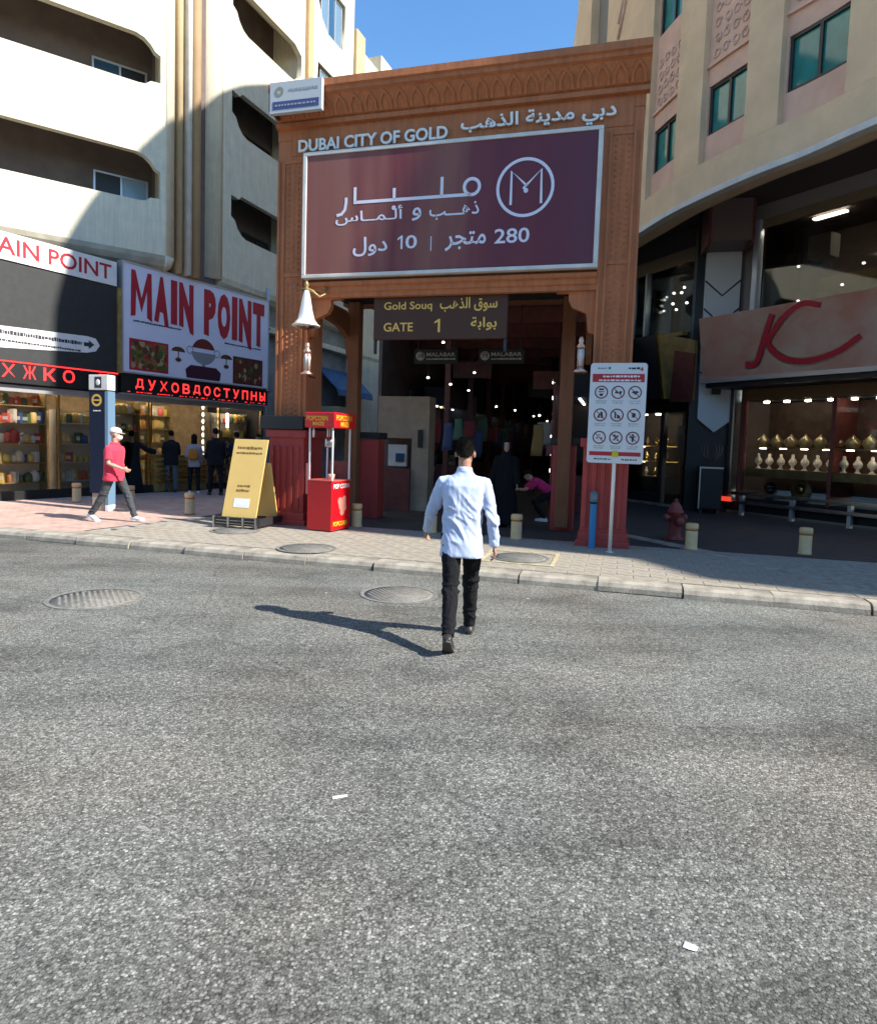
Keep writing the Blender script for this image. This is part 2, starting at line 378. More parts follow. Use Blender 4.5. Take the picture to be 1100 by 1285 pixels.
M_beige = mat('beige_render', (.56, .42, .245), .9, var=.12, vscale=1.5, bump=.2, bscale=25)
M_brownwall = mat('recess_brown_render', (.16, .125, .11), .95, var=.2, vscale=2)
M_tan = mat('tan_render', (.76, .54, .33), .9, var=.12, vscale=1.4, bump=.25, bscale=30)
M_rose = mat('rose_render', (.74, .46, .335), .9, var=.12, vscale=2, bump=.25, bscale=30)
M_relief = mat('carved_relief_stone', (.70, .48, .38), .9, var=.2, vscale=8)
M_white = mat('white_paint', (.78, .77, .74), .5, var=.1, vscale=4)
M_ivory = mat('ivory_trim', (.68, .66, .6), .7, var=.15, vscale=3)
M_black = mat('black_paint', (.012, .012, .013), .45)
M_blackm = mat('matt_black_cladding', (.018, .016, .017), .7)
M_dgrey = mat('dark_grey_metal', (.05, .05, .055), .45, .5)
M_steel = mat('brushed_steel', (.45, .45, .45), .28, 1.0, var=.2, vscale=10)
M_winframe = mat('dark_window_frame', (.035, .028, .025), .5)
M_alu = mat('pale_aluminium', (.55, .56, .56), .35, .6)
M_teal = mat('teal_tinted_glass', (.03, .22, .20), .06, 0.0, var=.3, vscale=2, spec=.55)
M_bluewin = mat('blue_tinted_glass', (.03, .09, .16), .05, 0.0, spec=.9)
M_bright_pane = mat('pale_pane', (.30, .42, .52), .25)  # pane coloured paler than its neighbours
M_glass = glass_mat('clear_shop_glass', refl=.25, trans=.88)
M_dglass = glass_mat('smoked_shop_glass', refl=.35, trans=.45)
M_gold = mat('polished_gold_trim', (.80, .55, .20), .25, 1.0)
M_brass = mat('aged_brass', (.36, .26, .10), .45, .25, var=.35, vscale=4)
M_yellow = mat('cream_yellow_paint', (.70, .47, .22), .6, var=.15, vscale=6)
M_blue = mat('blue_enamel', (.02, .17, .34), .4)
M_navy = mat('navy_panel', (.008, .014, .035), .6, spec=.2)
M_skyblue = mat('light_blue_panel', (.13, .22, .31), .4)
M_redcart = mat('glossy_red_sheet', (.62, .006, .012), .35, var=.07, vscale=3)
M_redlt = mat('red_print', (.60, .03, .04), .5)
M_letter_r = mat('crimson_letter', (.42, .012, .03), .5)
M_signwhite = mat('pale_lilac_sign_face', (.74, .75, .88), .5, var=.05, vscale=1)
M_lilacprint = mat('lilac_white_print', (.78, .74, .80), .5)
M_offwhite = mat('offwhite_raised_letter', (.86, .82, .74), .5)
M_led = mat('led_letter', (.3, .01, .01), .5, emit=(1.0, .03, .03), estr=1.1)
M_lampw = mat('lit_white_lamp', (1, 1, 1), .5, emit=(1.0, .93, .82), estr=4.0)
M_lampy = mat('lit_warm_lamp', (1, .9, .7), .5, emit=(1.0, .72, .35), estr=3.0)
M_lampb = mat('lit_cool_lamp', (1, 1, 1), .5, emit=(.72, .82, 1.0), estr=3.0)
M_ochre = mat('ochre_print_board', (.66, .45, .14), .55, var=.06, vscale=2)
M_ochrel = mat('golden_sign_letter', (.85, .52, .10), .5)
M_brownboard = mat('brown_sign_board', (.085, .045, .032), .7, spec=.2)
M_copper = mat('copper_pink_metal', (.72, .42, .30), .35, .75, var=.15, vscale=9)
M_skypost = mat('chrome_sky_reflection', (.62, .68, .76), .18, .3)  # sky reflection of the chrome posts put into a pale blue colour
M_silver = mat('white_enamel_metal', (.80, .78, .70), .3, .25)
M_hydr = mat('faded_red_hydrant', (.22, .05, .045), .6, var=.3, vscale=8)
M_woodred = mat('red_brown_wood', (.16, .04, .03), .6, var=.3, vscale=5)
M_iron = mat('cast_iron', (.20, .195, .175), .8, .1, var=.35, vscale=12)
M_skin = mat('skin_brown', (.36, .19, .125), .55, var=.08, vscale=12)
M_skin2 = mat('skin_light', (.50, .31, .22), .55)
M_hair = mat('black_hair', (.010, .008, .007), .85, var=.5, vscale=60, bump=.9, bscale=120, spec=.15)
M_shoe = mat('dark_shoe', (.022, .02, .018), .5)
M_sole = mat('dark_rubber_sole', (.05, .048, .045), .8)
M_wshoe = mat('white_shoe', (.75, .74, .72), .5)
# ------------------------------------------------------------------ ground
K = Frame((0, 8.17), 105.7)          # the kerb line; y runs away from the road
kc = K
def kpoly(mb, pts, z): 
    w = [K.w(x, y, z) for x, y in pts]; mb.add(w, [tuple(range(len(w)))])
g = MB(); g.add([(-250, -250, 0), (250, -250, 0), (250, 250, 0), (-250, 250, 0)], [(0, 1, 2, 3)])
road = tag(g.build('road', M_asphalt), kind='structure')
# pavement bed: a raised block behind the kerb
pv = MB()
a = [K.w(-60, .29), K.w(60, .29), K.w(60, 90), K.w(-60, 90)]
pv.add([(p.x, p.y, .004) for p in a] + [(p.x, p.y, .104) for p in a], [(4, 5, 6, 7), (0, 1, 5, 4), (1, 2, 6, 5), (2, 3, 7, 6), (3, 0, 4, 7)])
pave = tag(pv.build('pavement', M_slab), kind='structure')
# kerb stones
km = MB(); km.prism([(0, 0.004), (.004, .06), (.03, .105), (.07, .122), (.285, .124), (.285, .004)], 0, .935, 'x')
# prism along x uses (y,z) pairs
kmesh = km.mesh('kerb_stone'); kmesh.materials.append(M_kerb)
kroot = K.empty('kerb', kind='structure')
rnd = random.Random(3)
for i in range(-26, 28):
    o = share('kerb_stone', kmesh, kroot, (1.05 + .95 * i + rnd.uniform(-.01, .01), rnd.uniform(-.012, .012), rnd.uniform(-.012, .006)), R(rnd.uniform(-.5, .5)))
# plaza sheets
def sheet(name, pts, z, m):
    mb = MB(); kpoly(mb, pts, z); return tag(mb.build(name, m), kind='structure')
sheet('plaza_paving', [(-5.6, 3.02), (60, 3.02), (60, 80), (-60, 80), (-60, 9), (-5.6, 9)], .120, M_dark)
sheet('pink_paving', [(-40, .30), (-6.05, .30), (-5.62, 3.0), (-5.62, 9), (-40, 9)], .116, M_pink)
sheet('brown_paving', [(3.6, 3.03), (30, .9), (30, 40), (3.6, 12)], .124, M_brown)
# pale curved strip of paving crossing the brown paving
st = MB(); pts = [(1.9, 4.6), (2.7, 3.7), (3.4, 2.9), (4.0, 2.1), (4.45, 1.3), (4.7, .6)]
for (x0, y0), (x1, y1) in zip(pts, pts[1:]):
    kpoly(st, [(x0, y0), (x1, y1), (x1 + .34, y1 + .10), (x0 + .34, y0 + .12)], .128)
tag(st.build('paving_strip', M_kerb), kind='structure')
# grey paving stones of the pavement, each its own piece where they show large
sm = MB()
w_, h_ = .395, .195
sm.add([(.001, .001, -.012), (w_ + .003, .001, -.012), (w_ + .003, h_ + .003, -.012), (.001, h_ + .003, -.012), (.004, .004, 0), (w_, .004, 0), (w_, h_, 0), (.004, h_, 0)],
       [(4, 5, 6, 7), (0, 1, 5, 4), (1, 2, 6, 5), (2, 3, 7, 6), (3, 0, 4, 7)])
smesh = []
for c in ((.33, .295, .23), (.32, .285, .225), (.335, .30, .24), (.325, .295, .24), (.33, .29, .23)):
    me = sm.mesh('paving_stone'); me.materials.append(mat('paving_stone_shade', c, .85, var=.3, vscale=9, bump=.5, bscale=60)); smesh.append(me)
proot = K.empty('stone_paving', kind='structure')
bulk = {}
cnt = 0
cells = []
for r in range(0, 14):
    for k in range(-60, 40):
        x = k * .4 + (.2 if r % 2 else 0); y = .295 + r * .2
        if x < -6.05 + .15 * r * .2 * .9 or x > 14: continue
        W = K.w(x, y); px = W.x / W.y
        cells.append((0 if abs(px + .02) < .57 else 1, W.length, x, y))
cells.sort()
for _, _, x, y in cells:
    mi = rnd.randrange(5); z = .128 + rnd.uniform(-.0015, .0015)
    if cnt < 292: share('paving_stone', smesh[mi], proot, (x, y, z)); cnt += 1
    else:
        mb = bulk.setdefault(mi, MB()); mb.add([(x + v[0], y + v[1], z + v[2]) for v in sm.v], sm.f)
for mi, mb in bulk.items():
    o = mb.build('paving_stones', smesh[mi].materials[0], proot); tag(o, kind='stuff')

# manhole covers with raised studs
def manhole(X, Y, z, r, label, grp='round studded manhole covers', square=False):
    e = empty('manhole_cover', (X, Y, z), R(-15), label, 'manhole cover', grp)
    rim = MB(); n = 32
    rings = [[(rr * math.cos(2 * math.pi * k / n), rr * math.sin(2 * math.pi * k / n), zz) for k in range(n)] for rr, zz in ((r * 1.0, 0), (r, .006), (r * .9, .006), (r * .9, .001))]
    rim.loft(rings, cap=False, smooth=False); rim.build('rim', M_iron, e)
    p = MB(); p.lathe([(r * .895, 0), (r * .895, .002)], n=32); p.build('plate', M_iron, e)
    s_ = MB()
    m = 11
    for i in range(-m, m + 1):
        for j in range(-m, m + 1):
            x, y = i * r * .083, j * r * .083
            if x * x + y * y < (r * .82) ** 2 and (i + j) % 2 == 0:
                q = r * .03; s_.box(x - q, x + q, y - q, y + q, .002, .006)
    tag(s_.build('studs', M_steelworn, e), kind='stuff')
    if square:
        f = MB(); q = r * 1.25
        for (a0, a1, b0, b1) in ((-q, q, -q, -q + .05), (-q, q, q - .05, q), (-q, -q + .05, -q + .05, q - .05), (q - .05, q, -q + .05, q - .05)): f.box(a0, a1, b0, b1, -.004, .004)
        f.build('collar', M_yellowpaint, e)
M_steelworn = mat('worn_iron_studs', (.25, .24, .21), .8, .1, var=.45, vscale=7)
M_yellowpaint = mat('faded_yellow_paint', (.48, .42, .24), .8, var=.4, vscale=8)
manhole(1.17, 9.02, .134, .40, 'round manhole cover in a pale square collar beside the walking man', square=True)
manhole(-1.85, 9.22, .134, .42, 'round studded cover in the pavement below the red cart')
manhole(-.40, 7.15, .001, .43, 'round studded cover in the road just left of the walking man')
manhole(-3.45, 6.55, .001, .46, 'round studded cover in the road at the left edge')
manhole(-3.35, 10.75, .134, .40, 'round studded cover in front of the yellow sign board')
# litter
for X, Y, sx, sy, rz, lab in ((-.42, 2.99, .035, .012, .3, 'small white paper scrap on the asphalt left of centre'), (.91, 2.12, .022, .016, -.6, 'small pale crumpled scrap on the asphalt near the bottom right')):
    l = MB(); pts = [(-sx, -sy), (0, -sy * 1.2), (sx, -sy * .7), (sx, sy), (0, sy * .8), (-sx, sy)]
    l.add([(x, y, .002 + .004 * abs(math.sin(i * 2))) for i, (x, y) in enumerate(pts)] + [(0, 0, .011)], [(i, (i + 1) % 6, 6) for i in range(6)])
    tag(l.build('paper_scrap', M_white, loc=(X, Y, 0), rz=rz), lab, 'litter')
# ------------------------------------------------------------------ the souq gate
G = Frame((0, 11.112), 105.23)
gate = G.empty('souq_gate', label='tall terracotta carved gate with pointed arch cornice over the souq entrance', cat='gate')
def gp(name, x0, x1, y0, y1, z0, z1, m=None, parent=None, bev=.012):
    b = MB(); b.box(x0, x1, y0, y1, z0, z1); return b.build(name, m or M_terra, parent or gate, bev)
def pillar(s0, s1, side):
    p = gp('pillar', s0, s1, 0, .62, 1.84, 6.9)
    w = s1 - s0
    # long sunk panel between raised fillets, with rows of small carved studs
    f = MB()
    for x in (s0 + .0, s0 + .10, s1 - .145, s1 - .045):
        f.box(x, x + .045, -.022, 0.0, 1.9, 6.55)
    f.box(s0 + .145, s1 - .145, -.02, 0.0, 6.5, 6.56); f.box(s0 + .145, s1 - .145, -.02, 0, 4.55, 4.62); f.box(s0 + .145, s1 - .145, -.02, 0, 1.9, 1.97)
    f.build('fillet', M_terra, p, .006)
    c = MB(); xm = (s0 + s1) / 2
    z = 2.02
    while z < 6.45:
        if not 4.5 < z < 4.66:
            for dx in (-.095, .095):
                c.add([(xm + dx - .03, -.004, z), (xm + dx, -.004, z - .035), (xm + dx + .03, -.004, z), (xm + dx, -.004, z + .035), (xm + dx, -.026, z)], [(0, 1, 4), (1, 2, 4), (2, 3, 4), (3, 0, 4)])
            c.add([(xm - .04, -.004, z + .035), (xm, -.004, z - .01), (xm + .04, -.004, z + .035), (xm, -.004, z + .08), (xm, -.02, z + .035)], [(0, 1, 4), (1, 2, 4), (2, 3, 4), (3, 0, 4)])
        z += .092
    tag(c.build('carving', M_terra, p), kind='stuff')
    return p
pillar(-3.12, -2.5, 0); pillar(2.46, 3.06, 1)
# header and cornice
gp('header_panel', -3.13, 3.07, -.005, 1.5, 6.9, 7.1)
gp('header_panel', -2.5, 2.46, .03, .6, 4.40, 6.9)
gp('top_slab', -3.1, 3.0, .02, 1.55, 7.1, 7.6)
co = MB(); prof = [(.02, 7.08), (-.09, 7.09), (-.09, 7.16), (-.06, 7.19), (-.10, 7.21), (-.27, 7.46), (-.33, 7.49), (-.33, 7.55), (-.37, 7.57), (-.37, 7.68), (.02, 7.68)]
co.prism(prof, -3.13, 3.12, 'x'); co.build('cornice', M_terra, gate)
am = MB()
# pointed arch ornament lying on the slanted frieze
def slant(x, t, o): # t up the slope 0..1
    return (x, -.10 - .17 * t - o * .83, 7.21 + .25 * t - o * .56)
outl = [(-.11, 0), (-.11, .45), (-.085, .62), (-.04, .82), (0, .97), (.04, .82), (.085, .62), (.11, .45), (.11, 0)]
inl = [(-.07, 0), (-.07, .40), (-.05, .55), (-.02, .70), (0, .80), (.02, .70), (.05, .55), (.07, .40), (.07, 0)]
V = [slant(x, t, .02) for x, t in outl] + [slant(x, t, .02) for x, t in inl] + [slant(x, t, 0) for x, t in outl] + [slant(x, t, 0) for x, t in inl]
F = []
for i in range(8): F += [(i, i + 1, 9 + i + 1, 9 + i), (18 + i, 18 + i + 1, i + 1, i), (9 + i, 9 + i + 1, 27 + i + 1, 27 + i)]
am.add(V, F); ame = am.mesh('arch_ornament'); ame.materials.append(M_terra)
for i in range(23): share('arch_ornament', ame, gate, (-3.0 + .268 * i + .05, 0, 0))
# lintel mouldings under the billboard
lt = MB(); lt.prism([(.05, 4.42), (-.10, 4.42), (-.10, 4.36), (-.05, 4.33), (-.05, 4.26), (-.02, 4.24), (-.02, 4.17), (.02, 4.16), (.06, 4.16), (.06, 4.42)], -2.5, 2.46, 'x'); lt.build('lintel', M_terra, gate)
# brackets in the corners
bo = [(0, 0), (-.62, 0), (-.62, -.09), (-.42, -.10), (-.42, -.22), (-.36, -.33), (-.24, -.38), (-.14, -.42), (-.12, -.55), (-.10, -.72), (0, -.76)]
plate('corner_bracket', [(2.46 + x, 4.24 + z) for x, z in bo], [], .04, .16, M_terra, gate)
plate('corner_bracket', [(-2.5 - x, 4.24 + z) for x, z in reversed(bo)], [], .04, .16, M_terra, gate)
# pedestals
def pedestal(s0, s1, capm):
    p = gp('pedestal', s0 + .05, s1 - .05, -.12, .66, .2, 1.72, M_redped)
    f = MB()
    n = 5; w = (s1 - s0 - .14) / n
    for i in range(n):
        f.box(s0 + .07 + i * w, s0 + .07 + i * w + w * .5, -.145, -.12, .42, 1.55)
    f.build('fluting', M_redped, p, .01)
    q = MB(); q.box(s0 + .02, s1 - .02, -.16, .70, .12, .36); q.box(s0 - .02, s1 + .02, -.19, .73, .12, .22); q.build('base_moulding', M_redped, p, .012)
    c = MB(); c.box(s0, s1, -.17, .70, 1.70, 1.84); c.build('cap', capm, p, .015)
pedestal(-3.2, -2.42, M_redped); pedestal(2.34, 3.14, M_redped)
gp('cap_box', -3.3, -2.45, -.22, .72, 1.845, 2.08, M_black)
# second row of posts behind, joined to the front frame by a carved screen
for s0, s1 in ((-2.34, -2.1), (1.84, 2.08)):
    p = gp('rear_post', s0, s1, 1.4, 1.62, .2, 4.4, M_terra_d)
for s0, s1 in ((-2.18, -1.72), (1.74, 2.16)):
    p = gp('rear_plinth', s0, s1, 1.62, 2.0, .12, 1.72, M_redped); c = MB(); c.box(s0 - .04, s1 + .04, 1.58, 2.04, 1.725, 1.86); c.build('cap', M_black, p, .01)
# curved shoulder pieces between front pillar and rear post (left one shows)
for sx in (-1, 1):
    base = -2.5 if sx < 0 else 2.46
    prof = [(.0, 4.2), (.9, 4.2), (1.4, 3.9), (1.4, 3.3), (1.3, 3.2), (1.15, 3.35), (1.05, 3.7), (.6, 3.85), (.0, 3.9)]
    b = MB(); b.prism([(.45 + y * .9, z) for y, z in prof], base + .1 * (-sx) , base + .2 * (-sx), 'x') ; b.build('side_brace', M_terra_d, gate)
# passage ceiling joists above the entrance
gp('passage_ceiling', -2.5, 2.46, .6, 2.1, 4.42, 4.5, M_blackm, bev=0)
# raised wording across the header
text('DUBAI CITY OF GOLD', -2.70, -.02, 6.66, 6.865, -.045, M_offwhite, gate, depth=.03, bold=.022)
text(arabic('دبي مدينة الذهب'), .20, 2.64, 6.66, 6.98, -.045, M_offwhite, gate, depth=.03, bold=.018)
gp('letter_band', -2.85, 2.9, -.014, .03, 6.625, 7.05, M_terra, bev=0)

# billboard
bb = G.empty('billboard', -.04, -.14, 5.535, label='large maroon billboard with white Arabic writing and a circled M emblem', cat='billboard')
M_bill = banner_mat('maroon_brown_vinyl', [(0, S(132, 78, 70)), (.2, S(142, 94, 82)), (.34, S(118, 58, 62)), (.5, S(138, 90, 78)), (.62, S(116, 60, 66)), (.8, S(106, 52, 62)), (1.0, S(102, 57, 68))])  # brownish streaks carry the gloss of the wrinkled sheet in colour
b = MB(); b.box(-2.44, 2.44, -.02, .10, -1.0, 1.0); b.build('panel', M_bill, bb)
fr = MB()
fr.box(-2.51, 2.51, -.04, .12, 1.0, 1.06); fr.box(-2.51, 2.51, -.04, .12, -1.06, -1.0); fr.box(-2.51, -2.44, -.04, .12, -1.0, 1.0); fr.box(2.44, 2.51, -.04, .12, -1.0, 1.0)
fr.build('frame', M_ivory, bb, .008)
# positions of the print: (x, z) from the photograph's proportions
# main word drawn as strokes: ملبار with stretched joins
def stroke(mb, pts, r, y=-.024, n=4):
    # flat ribbon
    P = [Vector((p[0], 0, p[1])) for p in pts]
    L_, Rr = [], []
    for i, p in enumerate(P):
        d = (P[min(i + 1, len(P) - 1)] - P[max(i - 1, 0)]).normalized(); nrm = Vector((-d.z, 0, d.x))
        L_.append(p + nrm * r); Rr.append(p - nrm * r)
    v = [(q.x, y, q.z) for q in L_ + Rr]; n_ = len(P)
    mb.add(v, [(i, i + 1, n_ + i + 1, n_ + i) for i in range(n_ - 1)])
def ring(mb, cx, cz, r, w, y=-.024, n=40, a0=0, a1=360, sz=1.0):
    stroke(mb, [(cx + r * math.cos(R(a0 + (a1 - a0) * i / n)), cz + r * sz * math.sin(R(a0 + (a1 - a0) * i / n))) for i in range(n + 1)], w, y)
word = MB(); W = .026
base = .17
stroke(word, [(-1.95, -.03), (-1.86, -.01), (-1.80, .06), (-1.78, .18), (-1.78, .26)], W)           # reh
stroke(word, [(-1.62, .42), (-1.62, base)], W); stroke(word, [(-1.645, base), (.26, base)], W)    # alef and long join
stroke(word, [(-.92, base), (-.92, .36)], W); stroke(word, [(-.10, base), (-.10, .48)], W)        # beh tooth, lam
ring(word, .40, .29, .125, W); stroke(word, [(.26, base), (.34, base), (.40, .165)], W)           # meem
ring(word, -.92, .04, .02, .018, n=12)
word.v = [(x + .08, y, z - .0) for x, y, z in word.v]; word.build('lettering', M_lilacprint, bb)
text(arabic('ذهـــب'), -0.220, 0.610, -0.200, 0.060, -.022, M_lilacprint, bb, depth=.002, bold=.01)
text(arabic('و'), -0.520, -0.360, -0.190, 0.020, -.022, M_lilacprint, bb, depth=.002, bold=.01)
text(arabic('ألـمــاس'), -1.890, -0.680, -0.200, 0.080, -.022, M_lilacprint, bb, depth=.002, bold=.01)
text('280', 0.880, 1.440, -0.630, -0.400, -.022, M_lilacprint, bb, depth=.002, bold=.012)
text(arabic('متجر'), 0.060, 0.740, -0.710, -0.410, -.022, M_lilacprint, bb, depth=.002, bold=.014)
s_ = MB(); s_.box(-.185, -.17, -.024, -.021, -.69, -.46); s_.build('divider', M_lilacprint, bb)
digit_one(-0.760, -0.670, -0.640, -0.420, -.021, M_lilacprint, bb); text('0', -0.620, -0.420, -0.640, -0.420, -.022, M_lilacprint, bb, depth=.002, bold=.012, name='numeral')
text(arabic('دول'), -1.560, -0.940, -0.730, -0.410, -.022, M_lilacprint, bb, depth=.002, bold=.014)
em = MB(); cx, cz = 1.34, .22
ring(em, cx, cz, .435, .024)
stroke(em, [(cx - .22, cz - .26), (cx - .22, cz + .26), (cx + .03, cz + .02)], .02); stroke(em, [(cx + .26, cz - .26), (cx + .25, cz + .26), (cx - .03, cz - .02)], .02)
ring(em, cx + .015, cz - .05, .02, .018, n=10)
em.build('emblem', M_lilacprint, bb)

# municipality plate on the top left corner
mp_ = G.empty('corner_sign', -2.57, -.42, 7.40, label='small grey and blue sign plate on the top left corner of the gate', cat='sign')
b = MB(); b.box(-.48, .48, -.03, .05, -.25, .26); b.build('panel', mat('pale_grey_vinyl', (.50, .51, .50), .5), mp_, .006)
b = MB(); b.box(-.42, .43, -.034, -.031, -.19, -.06); b.build('blue_band', mat('faded_blue_print', (.06, .07, .20), .5), mp_)
b = MB(); ring(b, -.30, .10, .06, .02, -.034, 20); b.build('emblem', mat('olive_emblem', (.28, .27, .18), .5), mp_)
b = MB(); rr = random.Random(2)
x = -.12
while x < .36:
    w = rr.uniform(.02, .06); b.box(x, x + w, -.034, -.031, .09 + rr.uniform(-.01, .01), .13); x += w + .015
x = -.38
while x < .38:
    w = rr.uniform(.03, .07); b.box(x, x + w, -.037, -.034, -.14, -.11); x += w + .02
b.build('printed_line', mat('grey_print', (.30, .31, .33), .6), mp_)
b = MB(); b.box(-.50, -.46, -.02, .3, -.2, .2); b.build('mount', M_dgrey, mp_)

# hanging gate sign
hs = G.empty('hanging_sign', -.115, .13, 3.83, label='brown hanging sign with gold writing reading Gold Souq Gate 1', cat='sign')
b = MB(); b.box(-1.17, 1.17, -.05, .05, -.385, .375); b.build('board', M_brownboard, hs, .008)
for q_ in ((-1.17, -1.13, -.62, -.385), (1.12, 1.17, -.6, -.385), (-1.1, -1.06, .375, .5), (1.06, 1.1, .375, .5)): MB().box(q_[0], q_[1], -.02, .04, q_[2], q_[3]).build('hanger', M_dgrey, hs)
text('Gold Souq', -.98, -.12, .08, .25, -.052, M_ochrel, hs, depth=.004, bold=.010)
text('GATE', -.98, -.45, -.25, -.10, -.052, M_ochrel, hs, depth=.004, bold=.012)
digit_one(-.07, .03, -.27, -.05, -.051, M_ochrel, hs)
text(arabic('سوق الذهب'), .02, 1.0, .06, .30, -.052, M_ochrel, hs, depth=.004, bold=.014)
text(arabic('بوابة'), .56, 1.0, -.25, -.03, -.052, M_ochrel, hs, depth=.004, bold=.016)

# bell shaped lamp and lanterns on the pillars
bl = G.empty('trumpet_lamp', -2.38, -.30, 3.62, label='white bell shaped lamp on a curled bracket at the left pillar', cat='lamp')
b = MB(); b.lathe([(.235, .0), (.245, .02), (.20, .05), (.15, .12), (.115, .24), (.09, .38), (.065, .52), (.045, .60), (.03, .62)], n=24); b.build('bell', M_silver, bl)
b = MB(); b.lathe([(.20, .015), (.12, -.02), (.05, -.05)], n=20); b.build('reflector', M_steel, bl)
b = MB(); b.lathe([(.02, .60), (.055, .64), (.02, .68), (.045, .71), (.01, .78)], n=12); b.build('finial', M_brass, bl)
b = MB(); b.tube([(0, 0, .66), (.10, .06, .60), (.2, .10, .52), (.26, .18, .58), (.24, .24, .70), (.16, .26, .72)], .02); b.tube([(-.12, 0, .64), (0, .0, .66), (.12, .30, .62)], .014); b.build('bracket', M_brass, bl)
def lantern(s, y, z, label):
    l = G.empty('wall_lantern', s, y, z, label=label, cat='lantern', group='copper lanterns on the gate pillars')
    b = MB(); b.lathe([(.11, 0), (.12, .015), (.06, .06), (.05, .10)], n=8); b.build('base', M_copper, l)
    g_ = MB(); g_.lathe([(.05, .10), (.055, .36)], n=8); g_.build('glass_body', M_ivory, l)
    b = MB()
    for k in range(4):
        a = R(45 + 90 * k); b.tube([(.058 * math.cos(a), .058 * math.sin(a), .08), (.05 * math.cos(a), .05 * math.sin(a), .40)], .011, 5)
    b.build('cage', M_copper, l)
    b = MB(); b.lathe([(.065, .38), (.07, .41), (.03, .46), (.045, .49), (.03, .55), (.0, .56)], n=10); b.build('cap', M_copper, l)
    b = MB(); b.tube([(0, 0, .03), (0, .12, -.02), (0, .30, -.02)], .014, 6); b.build('arm', M_dgrey, l)
    return l
lantern(-2.37, -.25, 2.80, 'copper lantern hanging by the left gate pillar under the white bell lamp')
lantern(2.28, -.16, 2.86, 'copper lantern by the right gate pillar above the rules sign')
# ------------------------------------------------------------------ left apartment building
F1 = Frame((-9.04, 16.0), 54); F2 = Frame((-6.16, 20.1), 20.5)
apt = empty('apartment_building', (-9.04, 16, 0), 0, 'cream apartment building with long rounded balcony openings left of the gate', 'building')
def local(frame, name):
    """a child frame of the building, turned along one of its wings"""
    e = bpy.data.objects.new(name, None)
    return e
def wing_part(o, F):
    """re-seat a part built in wing coordinates under the building"""
    o.parent = apt; o.location = Vector((F.o.x + 9.04, F.o.y - 16.0, 0)); o.rotation_euler.z = F.rz; return o
def wbox(F, name, x0, x1, y0, y1, z0, z1, m, bev=0):
    b = MB(); b.box(x0, x1, y0, y1, z0, z1); return wing_part(b.build(name, m, None, bev), F)
ST = 2.85
# wing one: front wall with slots
def slot1(z):
    return [(-8.0, z), (1.55, z), (1.72, z + .02), (1.84, z + .12), (2.08, z + .14), (2.08, z + .80), (1.95, z + .86), (1.85, z + 1.0), (1.70, z + 1.12), (1.5, z + 1.18), (-8.0, z + 1.18)]
wt = 19.6
o = plate('front_wall', [(-9, 6.3), (2.2, 6.3), (2.2, wt), (-9, wt)], [slot1(7.56 + ST * k) for k in range(4)], 0, .18, M_cream, None); wing_part(o, F1)
# rounded end and rounded underside
b = MB(); n = 8
ringz = [6.3, wt]
pts = [(2.2, 0)] + [(2.2 + .28 * math.sin(R(90 * i / n)), .28 - .28 * math.cos(R(90 * i / n))) for i in range(1, n + 1)] + [(2.48, 1.3), (2.2, 1.3)]
b.loft([[(x, y, z) for x, y in pts] for z in ringz]); b.loft([[(x - (.0 if i == 0 else 0), y, 6.3) for i, (x, y) in enumerate(pts)], [(2.2 + (x - 2.2) * .7, .25 + (y - .25) * .9 if y < 1 else y, 6.05) for x, y in pts], [(2.2, .7 if y < 1 else y, 5.9) for x, y in pts]], smooth=True)
wing_part(b.build('rounded_corner', M_cream), F1)
b = MB(); b.prism([(0, 6.3), (.02, 6.18), (.10, 6.05), (.25, 5.95), (.5, 5.9), (1.2, 5.9), (1.2, 6.3)], -9, 2.2, 'x'); wing_part(b.build('curved_soffit', mat('darker_soffit_render', (.42, .38, .29), .9, var=.25, vscale=2)), F1)  # underside coloured darker than the cream walls
for k in range(5):
    wbox(F1, 'balcony_floor', -9, 2.2, .18, 1.3, 6.75 + ST * k, 6.95 + ST * k, M_cream)
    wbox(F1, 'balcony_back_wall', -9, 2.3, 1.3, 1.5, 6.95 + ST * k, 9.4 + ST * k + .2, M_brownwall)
wbox(F1, 'wing_core', -9, 2.46, 1.5, 9, 6.0, wt + .6, M_cream)
wbox(F1, 'roof_parapet', -9.1, 2.5, -.03, 1.5, wt, wt + .35, M_cream, .02)
def win(F, x0, x1, y, z0, z1, glass, n=2, name='window', fr=M_alu, tilt=False):
    f = MB(); t = .05
    f.box(x0, x1, y - .06, y, z1 - t, z1); f.box(x0, x1, y - .06, y, z0, z0 + t)
    w = (x1 - x0 - t) / n
    for i in range(n + 1): f.box(x0 + i * w, x0 + i * w + t, y - .06, y, z0 + t, z1 - t)
    fo = wing_part(f.build(name, fr, None, .004), F)
    for i in range(n):
        p = MB(); p.box(x0 + i * w + t, x0 + (i + 1) * w, y - .035, y - .02, z0 + t, z1 - t); p.build('pane', glass[i % len(glass)], fo)
win(F1, .70, 2.02, 1.3, 10.05, 11.30, [M_bluewin, M_black])
win(F1, .72, 2.05, 1.3, 7.2, 8.48, [M_black, M_bright_pane])
win(F1, .70, 2.02, 1.3, 12.9, 14.1, [M_bluewin]); win(F1, -3.4, -1.8, 1.3, 7.2, 8.48, [M_bluewin]); win(F1, -3.4, -1.8, 1.3, 10.05, 11.3, [M_bluewin])
